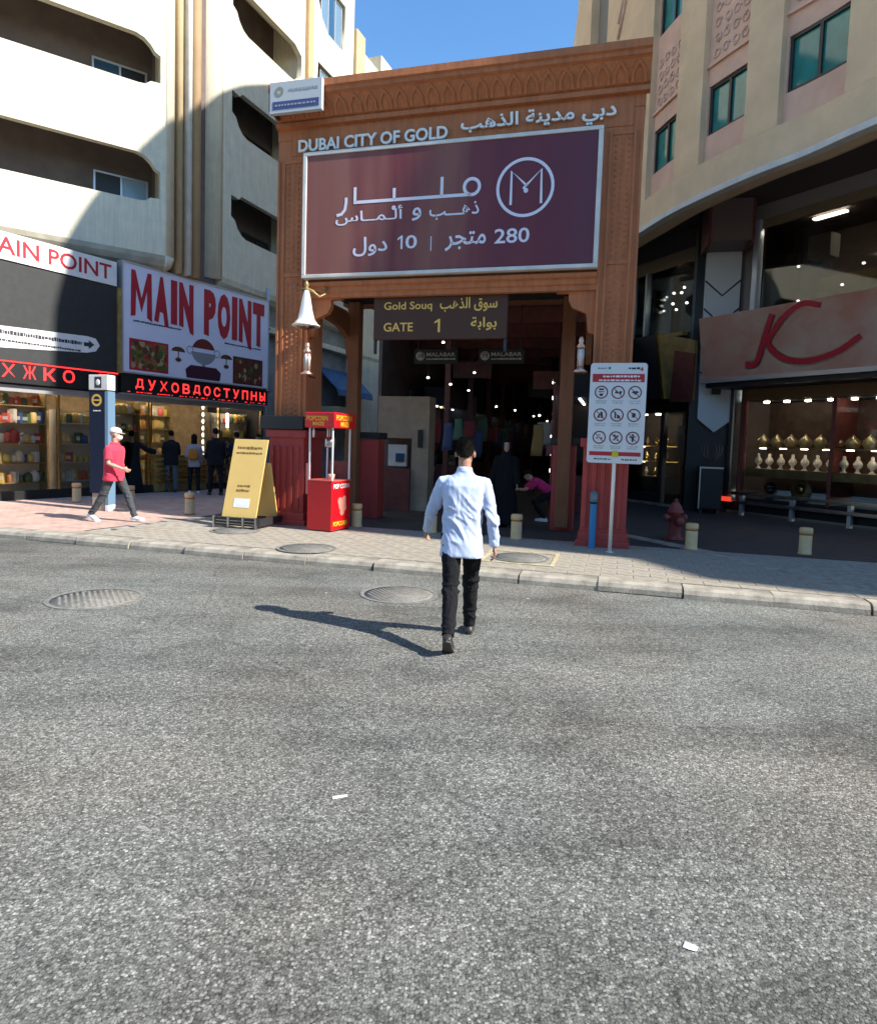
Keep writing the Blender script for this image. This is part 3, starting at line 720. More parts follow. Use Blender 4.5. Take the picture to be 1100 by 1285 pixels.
# fluted column between the wings
colx, coly = -6.72, 18.25
def fin(F, name, x0, x1, y0, y1, m, r=.0):
    b = MB()
    if r:
        n = 10; xm = (x0 + x1) / 2; hw = (x1 - x0) / 2
        pts = [(xm - hw * math.cos(R(180 * i / n)), y0 + r - r * math.sin(R(180 * i / n))) for i in range(n + 1)] + [(x1, y1), (x0, y1)]
        b.loft([[(x, y, 6.0) for x, y in pts], [(x, y, 22.5) for x, y in pts]])
    else: b.box(x0, x1, y0, y1, 5.6, 22.5)
    return wing_part(b.build(name, m), F)
FC = Frame((-7.12, 17.65), 35)
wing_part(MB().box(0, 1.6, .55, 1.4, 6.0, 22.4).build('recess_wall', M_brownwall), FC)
fin(FC, 'column_fin', .10, .30, .10, .9, M_beige, .10)
fin(FC, 'column_fin', .34, .50, .0, .9, M_ivory, .08)  # paler fin: the bright highlight on the column put into its colour
fin(FC, 'column_fin', .54, .86, .08, .9, mat('tan_column_render', (.50, .34, .19), .9, var=.15, vscale=1), .16)
# wing two
def slot2(z):
    return [(-.48, z + .5), (-.30, z + .42), (-.18, z + .22), (0, z + .07), (.22, z), (2.5, z), (2.75, z + .04), (2.95, z + .2), (3.1, z + .35), (3.1, z + 1.0), (2.7, z + 1.2), (.0, z + 1.2), (-.12, z + 1.08), (-.48, z + 1.1)]
def slot3(z):
    return [(4.15, z + 1.45), (4.1, z + .6), (4.35, z + .1), (4.8, z - .25), (6.0, z - .25), (6.0, z + 1.45)]
w2t = 20.5
holes = [slot2(7.64 + 2.95 * k) for k in range(4)] + [slot3(7.0 + 2.95 * k + .6) for k in range(4)]
o = plate('front_wall', [(-.85, 6.3), (6.7, 6.3), (6.7, w2t), (-.85, w2t)], holes, 0, .18, M_cream, None); wing_part(o, F2)
b = MB(); n = 8
pts = [(-.85, 1.2), (-1.35, 1.2), (-1.35, .5)] + [(-.85 - .5 * math.cos(R(90 * i / n)), .5 - .5 * math.sin(R(90 * i / n))) for i in range(1, n + 1)]
b.loft([[(x, y, 6.2) for x, y in pts], [(x, y, w2t) for x, y in pts]]); wing_part(b.build('rounded_corner', M_cream), F2)
b = MB(); b.prism([(0, 6.3), (.05, 6.15), (.2, 6.02), (.5, 5.95), (1.2, 5.95), (1.2, 6.3)], -.85, 6.7, 'x'); wing_part(b.build('curved_soffit', M_cream), F2)
for k in range(5):
    z = 6.85 + 2.95 * k
    wbox(F2, 'balcony_floor', -1.2, 6.6, .18, 1.2, z, z + .18, M_cream)
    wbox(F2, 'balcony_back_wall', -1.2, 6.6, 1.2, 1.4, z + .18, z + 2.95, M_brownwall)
    wbox(F2, 'balcony_end_wall', 3.2, 4.0, .18, 1.2, z + .18, z + 2.95, M_cream)
wbox(F2, 'wing_core', -1.3, 6.68, 1.4, 12, 5.95, w2t - .1, M_cream)
wbox(F2, 'column_fin', 3.30, 3.62, -.16, 0, 6.0, w2t, mat('tan_strip_render', (.55, .37, .2), .9, var=.1), .04)
wbox(F2, 'column_fin', 3.68, 3.80, -.10, 0, 6.0, w2t, M_ivory, .03)
wbox(F2, 'roof_parapet', -1.3, 6.72, -.04, 1.4, w2t, w2t + .4, M_cream, .02)
win(F2, 1.5, 3.0, 1.2, 10.2, 11.5, [M_black], fr=M_winframe); win(F2, 1.6, 3.0, 1.2, 7.4, 8.4, [M_black, M_dgrey], fr=M_winframe)
for z in (7.45, 10.4, 13.35, 16.3): win(F2, 4.45, 5.95, .16, z, z + 1.55, [M_skyblue, M_bluewin], 3)
# lower annex of wing two
wbox(F2, 'annex_column', 6.75, 7.45, -.12, 1.2, 6, 17.55, M_beige, .03)
wbox(F2, 'annex_wall', 7.45, 13, .1, 9, 0.12, 17.2, M_cream)
wbox(F2, 'annex_step', 9.2, 13, .05, 8, 17.2, 17.9, M_cream)
wbox(F2, 'ground_floor_wall', 1.4, 13, .45, 1.4, .12, 6.0, mat('grey_ground_floor_render', (.30, .31, .31), .85, var=.3, vscale=2), 0)
wbox(F2, 'ledge', 1.6, 13, .1, .45, 5.1, 5.3, M_cream, .02)
# ground floor piers behind the shop
wbox(F1, 'ground_floor_wall', -9, 2.2, 3.2, 3.6, .12, 6.1, M_cream)

# blue tarpaulin awning and air conditioner seen through the side of the gate
aw = F2.empty('blue_awning', 6.4, 0.2, 3.7, label='blue tarpaulin awning on the side wall seen through the left side of the gate', cat='awning')
b = MB(); b.prism([(.2, .75), (-.7, -.1), (-.75, -.35), (-.72, -.35), (-.66, -.12), (.2, .68)], -1.3, 1.6, 'x'); b.build('canvas', mat('blue_tarpaulin', (.03, .10, .22), .6, var=.3, vscale=3), aw)
ac = F2.empty('wall_air_conditioner', 5.9, -.1, 2.1, label='beige air conditioning unit below the blue awning', cat='air conditioner')
b = MB(); b.box(-.5, .7, -.3, .5, 0, .85); b.build('casing', M_beige, ac, .02)
b = MB(); [b.box(-.05, .6, -.32, -.30, .2 + .08 * i, .235 + .08 * i) for i in range(6)]; b.build('grille', M_dgrey, ac)

# drainpipe
dp = MB(); dp.tube([(0, 0, 0), (0, 0, 6.3)], .055, 8)
q = F1  # placed by the shop's right end
Sf = Frame((-8.19, 16.6), 29.76)
pq = Sf.w(5.18, -.02)
dpo = empty('drainpipe', (pq.x, pq.y, .12), 0, 'pale grey drainpipe at the right end of the perfume shop sign', 'pipe')
dp.build('pipe', M_alu, dpo); [MB().box(-.08, .08, -.06, .1, z, z + .04).build('clamp', M_dgrey, dpo) for z in (1, 3, 5)]

# ------------------------------------------------------------------ spice and perfume shop
shop = Sf.empty('spice_shop_front', label='gold framed spice shop front below the lilac sign with crimson letters', cat='shop')
def sp(name, x0, x1, y0, y1, z0, z1, m, bev=0): b = MB(); b.box(x0, x1, y0, y1, z0, z1); return b.build(name, m, shop, bev)
sp('side_wall', 5.0, 5.12, .05, 2.6, .12, 5.9, M_blackm)
sp('side_wall', -4.6, -4.45, .05, 2.6, .12, 5.9, M_cream)
sp('back_wall', -4.45, 5.0, 2.5, 2.6, .12, 5.9, mat('warm_shop_wall', (.42, .30, .18), .8, var=.3, vscale=4))
sp('shop_ceiling', -4.45, 5.0, .05, 2.5, 2.72, 2.85, M_ivory)
sp('shop_floor', -4.45, 5.0, .03, 2.5, .121, .14, M_steel)
sp('fascia_box', -4.6, 5.12, -.02, .3, 2.66, 5.92, M_dgrey)
sp('plinth', -4.45, 1.2, -.02, .12, .12, .32, M_black); sp('plinth', 2.6, 5.0, -.02, .12, .12, .30, M_black)
for x in (-4.4, -2.9, -1.5, -.15, .88, 3.25, 4.95): sp('gold_post', x, x + .055, -.02, .06, .3, 2.66, M_gold, .006)
sp('gold_post', .98, 1.02, -.01, .05, .3, 2.66, M_gold)
for x0, x1 in ((-4.34, -2.9), (-2.84, -1.5), (-1.44, -.15), (-.1, .88), (1.03, 3.25), (3.31, 4.95)):
    sp('glass_pane', x0, x1, .015, .022, .32, 2.66, M_glass)
sp('head_strip', -4.45, 5.0, -.04, .06, 2.52, 2.66, M_alu)
M_shoplamp = mat('bright_shop_lamp', (1, 1, 1), .5, emit=(1.0, .86, .62), estr=30.0)
for i in range(9): sp('ceiling_lamp', -4.0 + i * 1.05, -3.85 + i * 1.05, .6, .75, 2.69, 2.715, M_shoplamp)
for i in range(9): sp('ceiling_lamp', -3.7 + i * 1.05, -3.6 + i * 1.05, 1.7, 1.8, 2.69, 2.715, M_shoplamp)
for x in (2.95,): 
    b = MB(); 
    for k in range(9): b.ell((x, .3, .9 + k * .2), (.03, .03, .06), n=8, m=5)
    b.build('hanging_light_string', M_lampw, shop)
sp('lit_tube', 4.05, 4.10, .5, .55, 1.95, 2.4, M_lampw)
# shelf units and their goods
pal = [(.45, .05, .03), (.55, .30, .05), (.62, .50, .12), (.20, .08, .03), (.65, .55, .40), (.08, .12, .05), (.28, .10, .16), (.50, .20, .06), (.05, .08, .22), (.60, .10, .08), (.72, .68, .6)]
pal[1] = (.75, .50, .12); pal[3] = (.60, .36, .08); pal[6] = (.70, .46, .14)
goods_m = [mat('goods_colour', c, .45) for c in pal]
jar = MB(); jar.lathe([(.055, 0), (.062, .01), (.062, .14), (.045, .17)], n=8)
lid = MB(); lid.lathe([(.05, .17), (.05, .205)], n=8)
box_ = MB(); box_.box(-.06, .06, -.05, .05, 0, .2); box_.box(-.062, .062, -.052, -.05, .06, .13)
bag = MB(); bag.lathe([(.09, 0), (.11, .05), (.10, .16), (.05, .2), (.0, .23)], n=9)
jm = []; bmz = []; bx_ = []
for i, m in enumerate(goods_m):
    a_ = jar.mesh('spice_jar'); a_.materials.append(m); a_.materials.append(M_gold); jm.append(a_)
    z_ = bag.mesh('spice_heap'); z_.materials.append(m); bmz.append(z_)
    y_ = box_.mesh('gift_box'); y_.materials.append(m); y_.materials.append(M_ivory); bx_.append(y_)
    for q_ in list(y_.polygons)[6:]: q_.material_index = 1
lm = lid.mesh('lid'); lm.materials.append(M_gold)
rg = random.Random(11)
gname = ['red', 'orange', 'yellow', 'bronze', 'cream', 'green', 'golden', 'amber', 'navy', 'scarlet', 'white']
def shelf_unit(x0, x1, y, zs, m, label, short, depth=.28, back=True, lid_on=False, step=.125):
    u = Sf.empty('shelf_unit', (x0 + x1) / 2, y, .14, label=label, cat='shelf')
    hw = (x1 - x0) / 2
    for z in zs: b = MB(); b.box(-hw, hw, 0, depth, z - .02, z); b.build('shelf', m, u)
    b = MB(); b.box(-hw, -hw + .03, 0, depth, 0, zs[-1] + .3); b.build('side_panel', m, u); b = MB(); b.box(hw - .03, hw, 0, depth, 0, zs[-1] + .3); b.build('side_panel', m, u)
    if back: b = MB(); b.box(-hw, hw, depth, depth + .02, 0, zs[-1] + .3); b.build('back_panel', goods_m[4], u)
    for zi, z in enumerate(zs):
        x = x0 + .1; nn = 0; zn = ['bottom', 'second', 'third', 'fourth', 'top'][zi] if zi < len(zs) - 1 else 'top'
        while x < x1 - .08:
            k = rg.randrange(len(jm)); p = Sf.w(x, y + depth * .45)
            t_ = rg.random(); me = jm[k] if t_ < .4 else (bx_[k] if t_ < .8 else bmz[k])
            o = bpy.data.objects.new('spice_jar' if me in jm else ('gift_box' if me in bx_ else 'spice_bag'), me); C.objects.link(o)
            o.location = (p.x, p.y, .14 + z); s_ = rg.uniform(.8, 1.25); o.scale = (s_, s_, s_ * rg.uniform(.9, 1.3))
            tag(o, ORD[nn] + ' ' + gname[k] + (' jar' if me in jm else (' box' if me in bx_ else ' spice bag')) + ' from the left, ' + zn + ' shelf, ' + short, 'container', 'goods on the spice shop shelves'); nn += 1
            x += step * rg.uniform(.9, 1.3)
shelf_unit(-.05, .85, .25, (.35, .75, 1.15, 1.6, 2.05), M_brass, 'gold backed shelf unit left of the shop door', 'unit left of shop door')
shelf_unit(1.15, 3.1, 1.9, (.5, .9, 1.3, 1.7, 2.1), M_brass, 'wide shelf unit at the back behind the shop door', 'wide back unit', step=.15)
shelf_unit(3.4, 4.85, .5, (.3, .7, 1.1, 1.5, 1.95), M_steel, 'shelf unit behind the right hand shop window', 'right window unit')
shelf_unit(-2.8, -1.6, .25, (.35, .8, 1.25, 1.7, 2.1), M_brass, 'shelf unit behind the second window from the left', 'second window unit')
shelf_unit(-1.35, -.25, .3, (.35, .8, 1.25, 1.75), M_ivory, 'white lit shelf unit behind the blue totem', 'unit behind the totem')
# gold display counter in front of the back shelves
ct = Sf.empty('display_counter', 2.0, -.1, .14, label='gold slatted display counter between the shop customers', cat='counter')
for i in range(6): b = MB(); b.box(-.95, .75, -.02 - .03 * i, .45, .28 + .13 * (5 - i), .325 + .13 * (5 - i)); b.build('slat', M_gold, ct, .005)
b = MB(); b.box(-.95, .75, .0, .45, .0, 1.0); b.build('cabinet', M_brass, ct)

# Main Point sign
ms = Sf.empty('lettered_shop_sign', 2.53, -.20, 4.6, label='large lilac white shop sign with tall dripping crimson letters and spice pictures', cat='sign')
b = MB(); b.box(-2.49, 2.49, 0, .16, -1.36, 1.33); b.build('face', M_signwhite, ms)
fr = MB(); fr.box(-2.52, 2.52, -.02, .18, 1.33, 1.37); fr.box(-2.52, 2.52, -.02, .18, -1.40, -1.36); fr.box(-2.52, -2.49, -.02, .18, -1.36, 1.33); fr.box(2.49, 2.52, -.02, .18, -1.36, 1.33); fr.build('frame', M_alu, ms)
# stylised tall letters built as strokes with drips
LT = {
 'M': [[(0,0),(.05,.55),(.02,1)], [(.02,1),(.45,.35)], [(.45,.30),(.86,1)], [(.84,1),(.88,.5),(1,.02)]],
 'A': [[(.12,-.10),(.04,.45),(.18,.85),(.6,.95)], [(.75,.98),(.72,.5),(.80,-.02)], [(.1,.42),(.75,.46)], [(.35,.62),(.55,.60)]],
 'I': [[(.5,0),(.48,1)]],
 'N': [[(.12,0),(.14,1)], [(.14,.98),(.80,.06)], [(.86,-.12),(.82,1)]],
 'P': [[(.15,-.04),(.15,1)], [(.0,.93),(.55,.98),(.92,.85),(.92,.55),(.7,.42),(.15,.40)]],
 'O': [[(.5,0),(.12,.2),(.06,.6),(.3,.98),(.7,.98),(.94,.6),(.88,.2),(.5,0)]],
 'T': [[(0,.95),(1,.93)], [(.5,.95),(.48,-.04)]],
}
def drip(word, x0, x1, z0, z1, r, y, m, parent):
    wts = {'M': 1.35, 'I': .45, 'N': 1.0}
    tot = sum(wts.get(c, 1.0) + .22 for c in word) - .22; u = (x1 - x0) / tot; x = x0
    b = MB()
    for c in word:
        w = wts.get(c, 1.0) * u
        for k, st in enumerate(LT[c]): stroke(b, [(x + p[0] * w, z0 + p[1] * (z1 - z0)) for p in st], r, y - .001 * k)
        x += w + .22 * u
    b.build('lettering', m, parent)
def tall(word, x0, x1, z0, z1, drops, m, parent):
    wts = {'M': 1.3, 'I': .42, 'N': 1.0, 'A': .95, 'P': .85, 'O': .95, 'T': .95}
    tot = sum(wts[c] + .13 for c in word) - .13; u = (x1 - x0) / tot; x = x0
    for c, dz in zip(word, drops):
        w = wts[c] * u
        if c == 'M':
            mp__ = [(0, 0), (.03, 1), (.21, 1), (.5, .42), (.79, 1), (.97, 1), (1, -.05), (.76, .02), (.76, .60), (.5, .12), (.25, .60), (.22, .03)]
            b = MB(); b.prism([(x + a * w, z0 + q * (z1 - z0)) for a, q in mp__], -.010, -.004, 'y'); b.build('lettering', m, parent); x += w + .13 * u; continue
        # stems bow a little and one foot drips lower, as in hand-drawn lettering
        text(c, x, x + w, z0, z1, -.004, m, parent, depth=.006, bold=(.028 if c == 'M' else .07), shape=lambda a, b, dz=dz: (a, b - dz * max(0, a - .35) * (1 - b) ** 2 - .03 * math.sin(a * 3.1) * (1 - b)))
        x += w + .13 * u
tall('MAIN', -2.28, -.36, .04, 1.20, (.06, .16, .0, .26), M_letter_r, ms)
tall('POINT', .0, 2.32, -.06, 1.20, (-.1, .02, .0, .26, .10), M_letter_r, ms)
def fine_print(parent, x0, x1, z, h, y, m, seed=1):
    b = MB(); rr = random.Random(seed); x = x0
    while x < x1:
        w = rr.uniform(.02, .07); b.box(x, min(x + w, x1), y - .002, y, z + rr.uniform(-.1, .1) * h, z + h * rr.uniform(.7, 1)); x += w + .012
    return b.build('printed_line', m, parent)
M_ink = mat('dark_print_ink', (.03, .03, .04), .6)
fine_print(ms, -2.2, -.75, -.08, .045, -.004, M_ink, 4); fine_print(ms, .75, 2.2, -.22, .045, -.004, M_ink, 5)
def picture(parent, x0, x1, z0, z1, seed, cols, frame_m):
    b = MB(); b.box(x0 - .05, x1 + .05, -.008, -.002, z0 - .05, z1 + .05); f = b.build('picture_border', frame_m, parent)
    rr = random.Random(seed); nx, nz = 8, 6
    for ci, c in enumerate(cols):
        b = MB()
        for i in range(nx):
            for j in range(nz):
                if rr.randrange(len(cols)) == ci or (ci == 0):
                    cx_, cz_ = x0 + (i + rr.random()) * (x1 - x0) / nx, z0 + (j + rr.random()) * (z1 - z0) / nz; q = rr.uniform(.04, .1)
                    pts = [(max(x0, min(x1, cx_ + q * math.cos(t))), max(z0, min(z1, cz_ + q * 1.2 * math.sin(t)))) for t in (0, 1.05, 2.1, 3.14, 4.2, 5.2)]
                    b.add([(px, -.009 - .0004 * ci, pz) for px, pz in pts], [tuple(range(6))])
        b.build('printed_picture', c, parent)
pc = [mat('print_' + n, c, .5) for n, c in (('olive', (.16, .15, .03)), ('dark_red', (.16, .02, .015)), ('cream', (.38, .28, .15)), ('umber', (.09, .04, .02)), ('green', (.06, .10, .02)))]
picture(ms, -2.27, -1.22, -1.25, -.56, 2, pc, M_letter_r)
picture(ms, 1.13, 2.22, -1.28, -.58, 5, [pc[3], pc[1], pc[2], pc[1], pc[4]], mat('dark_maroon_print', (.10, .01, .015), .5))
# bowl of saffron on a stand with two small umbrellas
b = MB(); pts = arc(0, -.62, .42, .42, 20, 160, 10); b.add([(x, -.006, z) for x, z in pts], [tuple(range(len(pts)))]); b.build('printed_picture', pc[1], ms)
b = MB(); pts = arc(0, -.52, .44, .40, 190, 350, 10); b.add([(x, -.007, z) for x, z in pts], [tuple(range(len(pts)))]); b.box(-.06, .06, -.008, -.006, -1.0, -.9)
ring(b, -.47, -.56, .10, .012, -.008, 14); ring(b, .47, -.56, .10, .012, -.008, 14); b.build('printed_picture', mat('print_steel', (.25, .27, .30), .5), ms)
b = MB(); pts = [(-.58, -1.33), (.58, -1.33), (.62, -1.1), (.45, -.97), (-.45, -.97), (-.62, -1.1)]; b.add([(x, -.0085, z) for x, z in pts], [tuple(range(6))]); b.build('printed_picture', mat('print_plum', (.05, .008, .03), .5), ms)
for cx_ in (-.85, .82):
    b = MB(); pts = arc(cx_, -.66, .22, .13, 0, 180, 8); b.add([(x, -.006, z) for x, z in pts], [tuple(range(len(pts)))]); b.box(cx_ - .015, cx_ + .015, -.008, -.004, -.82, -.66)
    pts = arc(cx_, -.88, .10, .06, 0, 360, 8)[:-1]; b.add([(x, -.007, z) for x, z in pts], [tuple(range(len(pts)))]); b.build('printed_picture', pc[3], ms)

# red led ticker
lb = Sf.empty('led_ticker', 2.53, -.17, 2.95, label='long black ticker board with glowing red Cyrillic letters under the sign', cat='sign')
b = MB(); b.box(-2.52, 2.55, 0, .14, -.25, .22); b.build('housing', M_black, lb)
b = MB(); b.box(-2.52, 2.55, -.02, .16, -.29, -.25); b.build('trim', M_alu, lb)
x = -2.12
for i, ch in enumerate('ДУХОВДОСТУПНЫ'):
    text(ch, x, x + .235, -.13, .14, -.004, M_led, lb, depth=.0, bold=(0 if ch == 'Х' else .016)); x += .36
rr = random.Random(8); b = MB()
for i in range(70): x = -2.4 + rr.random() * 4.8; b.box(x, x + .03, -.005, -.003, -.215, -.20)
tag(b.build('glowing_dots', M_led, lb), kind='stuff')
lb2 = Sf.empty('led_ticker', -1.2, -.17, 2.95, label='short red led ticker board left of the blue totem top', cat='sign')
b = MB(); b.box(-3.2, 1.12, 0, .14, -.25, .22); b.build('housing', M_black, lb2)
b = MB(); b.box(-3.2, 1.12, -.01, .0, .19, .22); b.build('glowing_strip', M_led, lb2)
for i, ch in enumerate('СКИХЖКО П'):
    if ch != ' ': text(ch, -2.9 + i * .44, -2.9 + i * .44 + .28, -.14, .15, -.004, M_led, lb2, depth=0, bold=(0 if ch in 'ЖХ' else .016))

# dark exchange board with a white arrow, and the small Point sign above
ds = Sf.empty('dark_board', -1.75, -.16, 4.23, label='dark charcoal board with a white arrow panel left of the lilac shop sign', cat='sign')
b = MB(); b.box(-2.4, 1.64, 0, .12, -1.05, 1.03); b.build('panel', mat('charcoal_board', (.028, .030, .030), .6, var=.2), ds)
b = MB(); pts = [(-1.6, -.84), (.88, -.66), (1.10, -.60), (1.20, -.45), (1.10, -.30), (.9, -.27), (-1.6, -.36)]; b.add([(x, -.004, z) for x, z in pts], [tuple(range(len(pts)))]); b.build('arrow', M_white, ds)
b = MB(); b.add([(x, -.007, z) for x, z in ((.92, -.57), (1.06, -.45), (.92, -.36), (.92, -.42), (.80, -.42), (.80, -.51), (.92, -.51))], [tuple(range(7))]); b.build('arrow_head', M_ink, ds)
fine_print(ds, -1.5, .75, -.50, .09, -.006, M_ink, 9); fine_print(ds, -1.5, .72, -.66, .05, -.006, M_ink, 10)
b = MB(); b.box(1.66, 1.78, -.05, .1, -1.05, 1.03); b.build('brass_edge', M_brass, ds)
ps = Sf.empty('small_shop_sign', -1.75, -.18, 5.57, label='small white sign with plain red letters above the dark board', cat='sign')
b = MB(); b.box(-2.4, 1.64, 0, .12, -.28, .30); b.build('face', M_white, ps)
text('MAIN POINT', -1.45, 1.5, -.16, .20, -.004, M_letter_r, ps, depth=.0, bold=.014)
# ------------------------------------------------------------------ right hand building
UC = [(3.9, 21.5), (4.45, 18.6), (4.79, 16.85), (5.11, 15.23), (5.47, 14.13), (5.98, 12.9), (6.42, 12.08), (6.8, 11.1), (7.3, 10.1), (8.05, 8.85), (9.2, 7.6)]
def catmull(P, n=20):
    Q = [Vector((2 * P[0][0] - P[1][0], 2 * P[0][1] - P[1][1]))] + [Vector(p) for p in P] + [Vector((2 * P[-1][0] - P[-2][0], 2 * P[-1][1] - P[-2][1]))]
    out = []
    for i in range(1, len(Q) - 2):
        for k in range(n):
            t = k / n; a, b, c, d = Q[i-1], Q[i], Q[i+1], Q[i+2]
            out.append(.5 * ((2 * b) + (c - a) * t + (2 * a - 5 * b + 4 * c - d) * t * t + (3 * b - a - 3 * c + d) * t ** 3))
    out.append(Vector(P[-1])); return out
CV = catmull(UC); CV += [Vector(q) for q in ((11.0, 6.3), (16.4, 3.75), (20.0, 1.5), (23.2, .55), (25.2, -.5), (27.5, -1.65), (28.0, -3.0), (29.0, -3.5), (40, -7.0))]
CL = [0]
for a, b in zip(CV, CV[1:]): CL.append(CL[-1] + (b - a).length)
def cpt(L, off=0.0):
    L = max(0, min(CL[-1] - 1e-4, L))
    for i in range(len(CV) - 1):
        if CL[i + 1] >= L: break
    t = (L - CL[i]) / (CL[i+1] - CL[i]); p = CV[i].lerp(CV[i+1], t)
    i0, i1 = max(0, i - 2), min(len(CV) - 1, i + 3)
    d = (CV[i1] - CV[i0]).normalized(); n = Vector((-d.y, d.x)) * -1   # n points out (towards -x)
    n = Vector((d.y, -d.x)) * -1 if False else Vector((d.y, -d.x))
    if n.x > 0: n = -n
    return p - n * off          # positive off goes into the building
HT = 21.7; Z0 = 7.10
rb = empty('corner_building', (5.5, 14, 0), 0, 'curved tan corner building with teal windows and carved panels right of the gate', 'building')
def rpart(o): o.parent = rb; o.location = (-5.5, -14, 0); return o
def cslab(name, L0, L1, off0, off1, z0, z1, m, seg=.35, bev=0):
    n = max(1, int((L1 - L0) / seg)); b = MB(); rings = []
    for i in range(n + 1):
        L = L0 + (L1 - L0) * i / n; a, c = cpt(L, off0), cpt(L, off1)
        rings.append([(a.x, a.y, z0), (c.x, c.y, z0), (c.x, c.y, z1), (a.x, a.y, z1)])
    b.loft(rings, smooth=False); return rpart(b.build(name, m, None, bev))
bays = [(5.02, 6.30), (7.16, 8.37), (9.13, 10.42), (11.2, 12.5)] + [(14.0 + 3.2 * k, 15.4 + 3.2 * k) for k in range(10)]
piers = [(2.30, 5.02), (6.30, 7.16), (8.37, 9.13), (10.42, 11.2), (12.5, 14.0)] + [(15.4 + 3.2 * k, 17.2 + 3.2 * k) for k in range(10)]
for a, b_ in piers: cslab('pier', a, b_, 0, .6, 7.8, HT, M_tan, bev=.01)
cslab('base_band', 2.3, CL[-1], 0, .6, Z0, 7.8, M_tan)
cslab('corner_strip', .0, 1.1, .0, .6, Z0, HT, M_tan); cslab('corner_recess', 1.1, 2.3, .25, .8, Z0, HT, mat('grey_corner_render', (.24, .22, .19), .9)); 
tm = M_teal
def arabesque(w, h, seed):
    """raised curling relief"""
    b = MB(); rr = random.Random(seed)
    nx, nz = 4, max(2, int(h / (w / 4)))
    for i in range(nx):
        for j in range(nz):
            cx_, cz_ = -w / 2 + (i + .5) * w / nx, (j + .5) * h / nz; r = w / nx * .42
            a0 = rr.choice((0, 90, 180, 270)) + rr.uniform(-20, 20)
            P = [(cx_ + (r - r * .75 * t / 12) * math.cos(R(a0 + 45 * t)), -.012, cz_ + (r - r * .75 * t / 12) * math.sin(R(a0 + 45 * t))) for t in range(10)]
            b.tube(P, [.022 - .001 * k for k in range(10)], 4)
    return b
for bi, (a, c) in enumerate(bays):
    m_ = (a + c) / 2
    for k in range(4):
        z = 7.8 + 3.23 * k
        zt = HT if k == 3 else z + 3.23
        wz0, wz1 = z + .60, z + 1.62
        # recessed rose wall round the window opening
        cslab('recess_panel', a, c, .15, .6, z if k == 0 else z - .0, wz0, M_rose)
        cslab('recess_panel', a, a + .05, .15, .6, wz0, wz1, M_rose); cslab('recess_panel', c - .05, c, .15, .6, wz0, wz1, M_rose)
        cslab('recess_panel', a, c, .15, .6, wz1, zt, M_rose)
        # window
        p0, p1 = cpt(a + .05, .24), cpt(c - .05, .24); d = (p1 - p0); ln = d.length; ang = math.atan2(d.y, d.x)
        we = empty('window', (0, 0, 0)); we.parent = rb; we.location = (p0.x - 5.5, p0.y - 14, 0); we.rotation_euler.z = ang
        f = MB(); t = .06
        for x0, x1, zz0, zz1 in ((0, ln, wz0, wz0 + t), (0, ln, wz1 - t, wz1), (0, t, wz0 + t, wz1 - t), (ln - t, ln, wz0 + t, wz1 - t), (ln / 2 - t / 2, ln / 2 + t / 2, wz0 + t, wz1 - t)): f.box(x0, x1, -.05, .04, zz0, zz1)
        f.build('frame', M_winframe, we)
        for x0, x1 in ((t, ln / 2 - t / 2), (ln / 2 + t / 2, ln - t)): MB().box(x0, x1, 0, .012, wz0 + t, wz1 - t).build('pane', tm, we)
        if bi < 4 and k < 3:
            rp0, rp1 = cpt(a + .1, .15), cpt(c - .1, .15); d = rp1 - rp0; ln = d.length
            rel = arabesque(ln, 1.2, bi * 7 + k).build('carved_panel', M_relief, rb); rel.location = ((rp0.x + rp1.x) / 2 - 5.5, (rp0.y + rp1.y) / 2 - 14, z + 2.1); rel.rotation_euler.z = math.atan2(d.y, d.x)
            cslab('panel_ledge', a, c, .09, .15, z + 2.0, z + 2.06, M_rose)
# crossed strap ornament on the plain pier by the corner
for q in (0, 1):
    b = MB(); A, B = cpt(3.1, -.02), cpt(3.9, -.02)
    P0, P1 = ((A.x, A.y, 12.7), (B.x, B.y, 14.2)) if q == 0 else ((A.x, A.y, 13.1), (B.x, B.y, 14.6))
    b.tube([P0, ((P0[0] + P1[0]) / 2, (P0[1] + P1[1]) / 2, (P0[2] + P1[2]) / 2 + .1), P1], .05, 6); rpart(b.build('ornament_strap', M_relief))
cslab('canopy_lip', 2.0, 13.2, -.14, .06, 6.98, Z0 + .0, M_ivory, bev=.01)
cslab('canopy_lip', 13.2, 24, -.14, .06, 6.98, Z0, M_ivory)
cslab('cornice', 0, CL[-1], -.05, .6, HT, HT + .35, M_tan)
# solid core
core = MB(); pts = [cpt(0, .7)] + [cpt(CL[-1] * i / 60, .7) for i in range(1, 60)] + [cpt(CL[-1] - .05, .7), Vector((44, 20)), Vector((20, 34)), Vector((6, 34))]
core.add([(p.x, p.y, 7.80) for p in pts] + [(p.x, p.y, HT) for p in pts], [tuple(range(len(pts)))[::-1], tuple(range(len(pts), 2 * len(pts)))] + [(i, (i + 1) % len(pts), (i + 1) % len(pts) + len(pts), i + len(pts)) for i in range(len(pts))])
rpart(core.build('core', M_tan))
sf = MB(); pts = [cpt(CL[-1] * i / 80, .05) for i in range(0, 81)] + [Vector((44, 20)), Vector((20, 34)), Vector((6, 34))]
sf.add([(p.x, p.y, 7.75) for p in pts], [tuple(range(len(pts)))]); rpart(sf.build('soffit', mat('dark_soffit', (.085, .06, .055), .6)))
cslab('lip_back', 2.0, CL[-1], .58, .62, 7.1, 7.75, M_tan)
dl = MB(); dl.lathe([(.09, 0), (.09, .03)], n=12); dlm = dl.mesh('downlight'); dlm.materials.append(mat('unlit_downlight', (.5, .5, .48), .3))
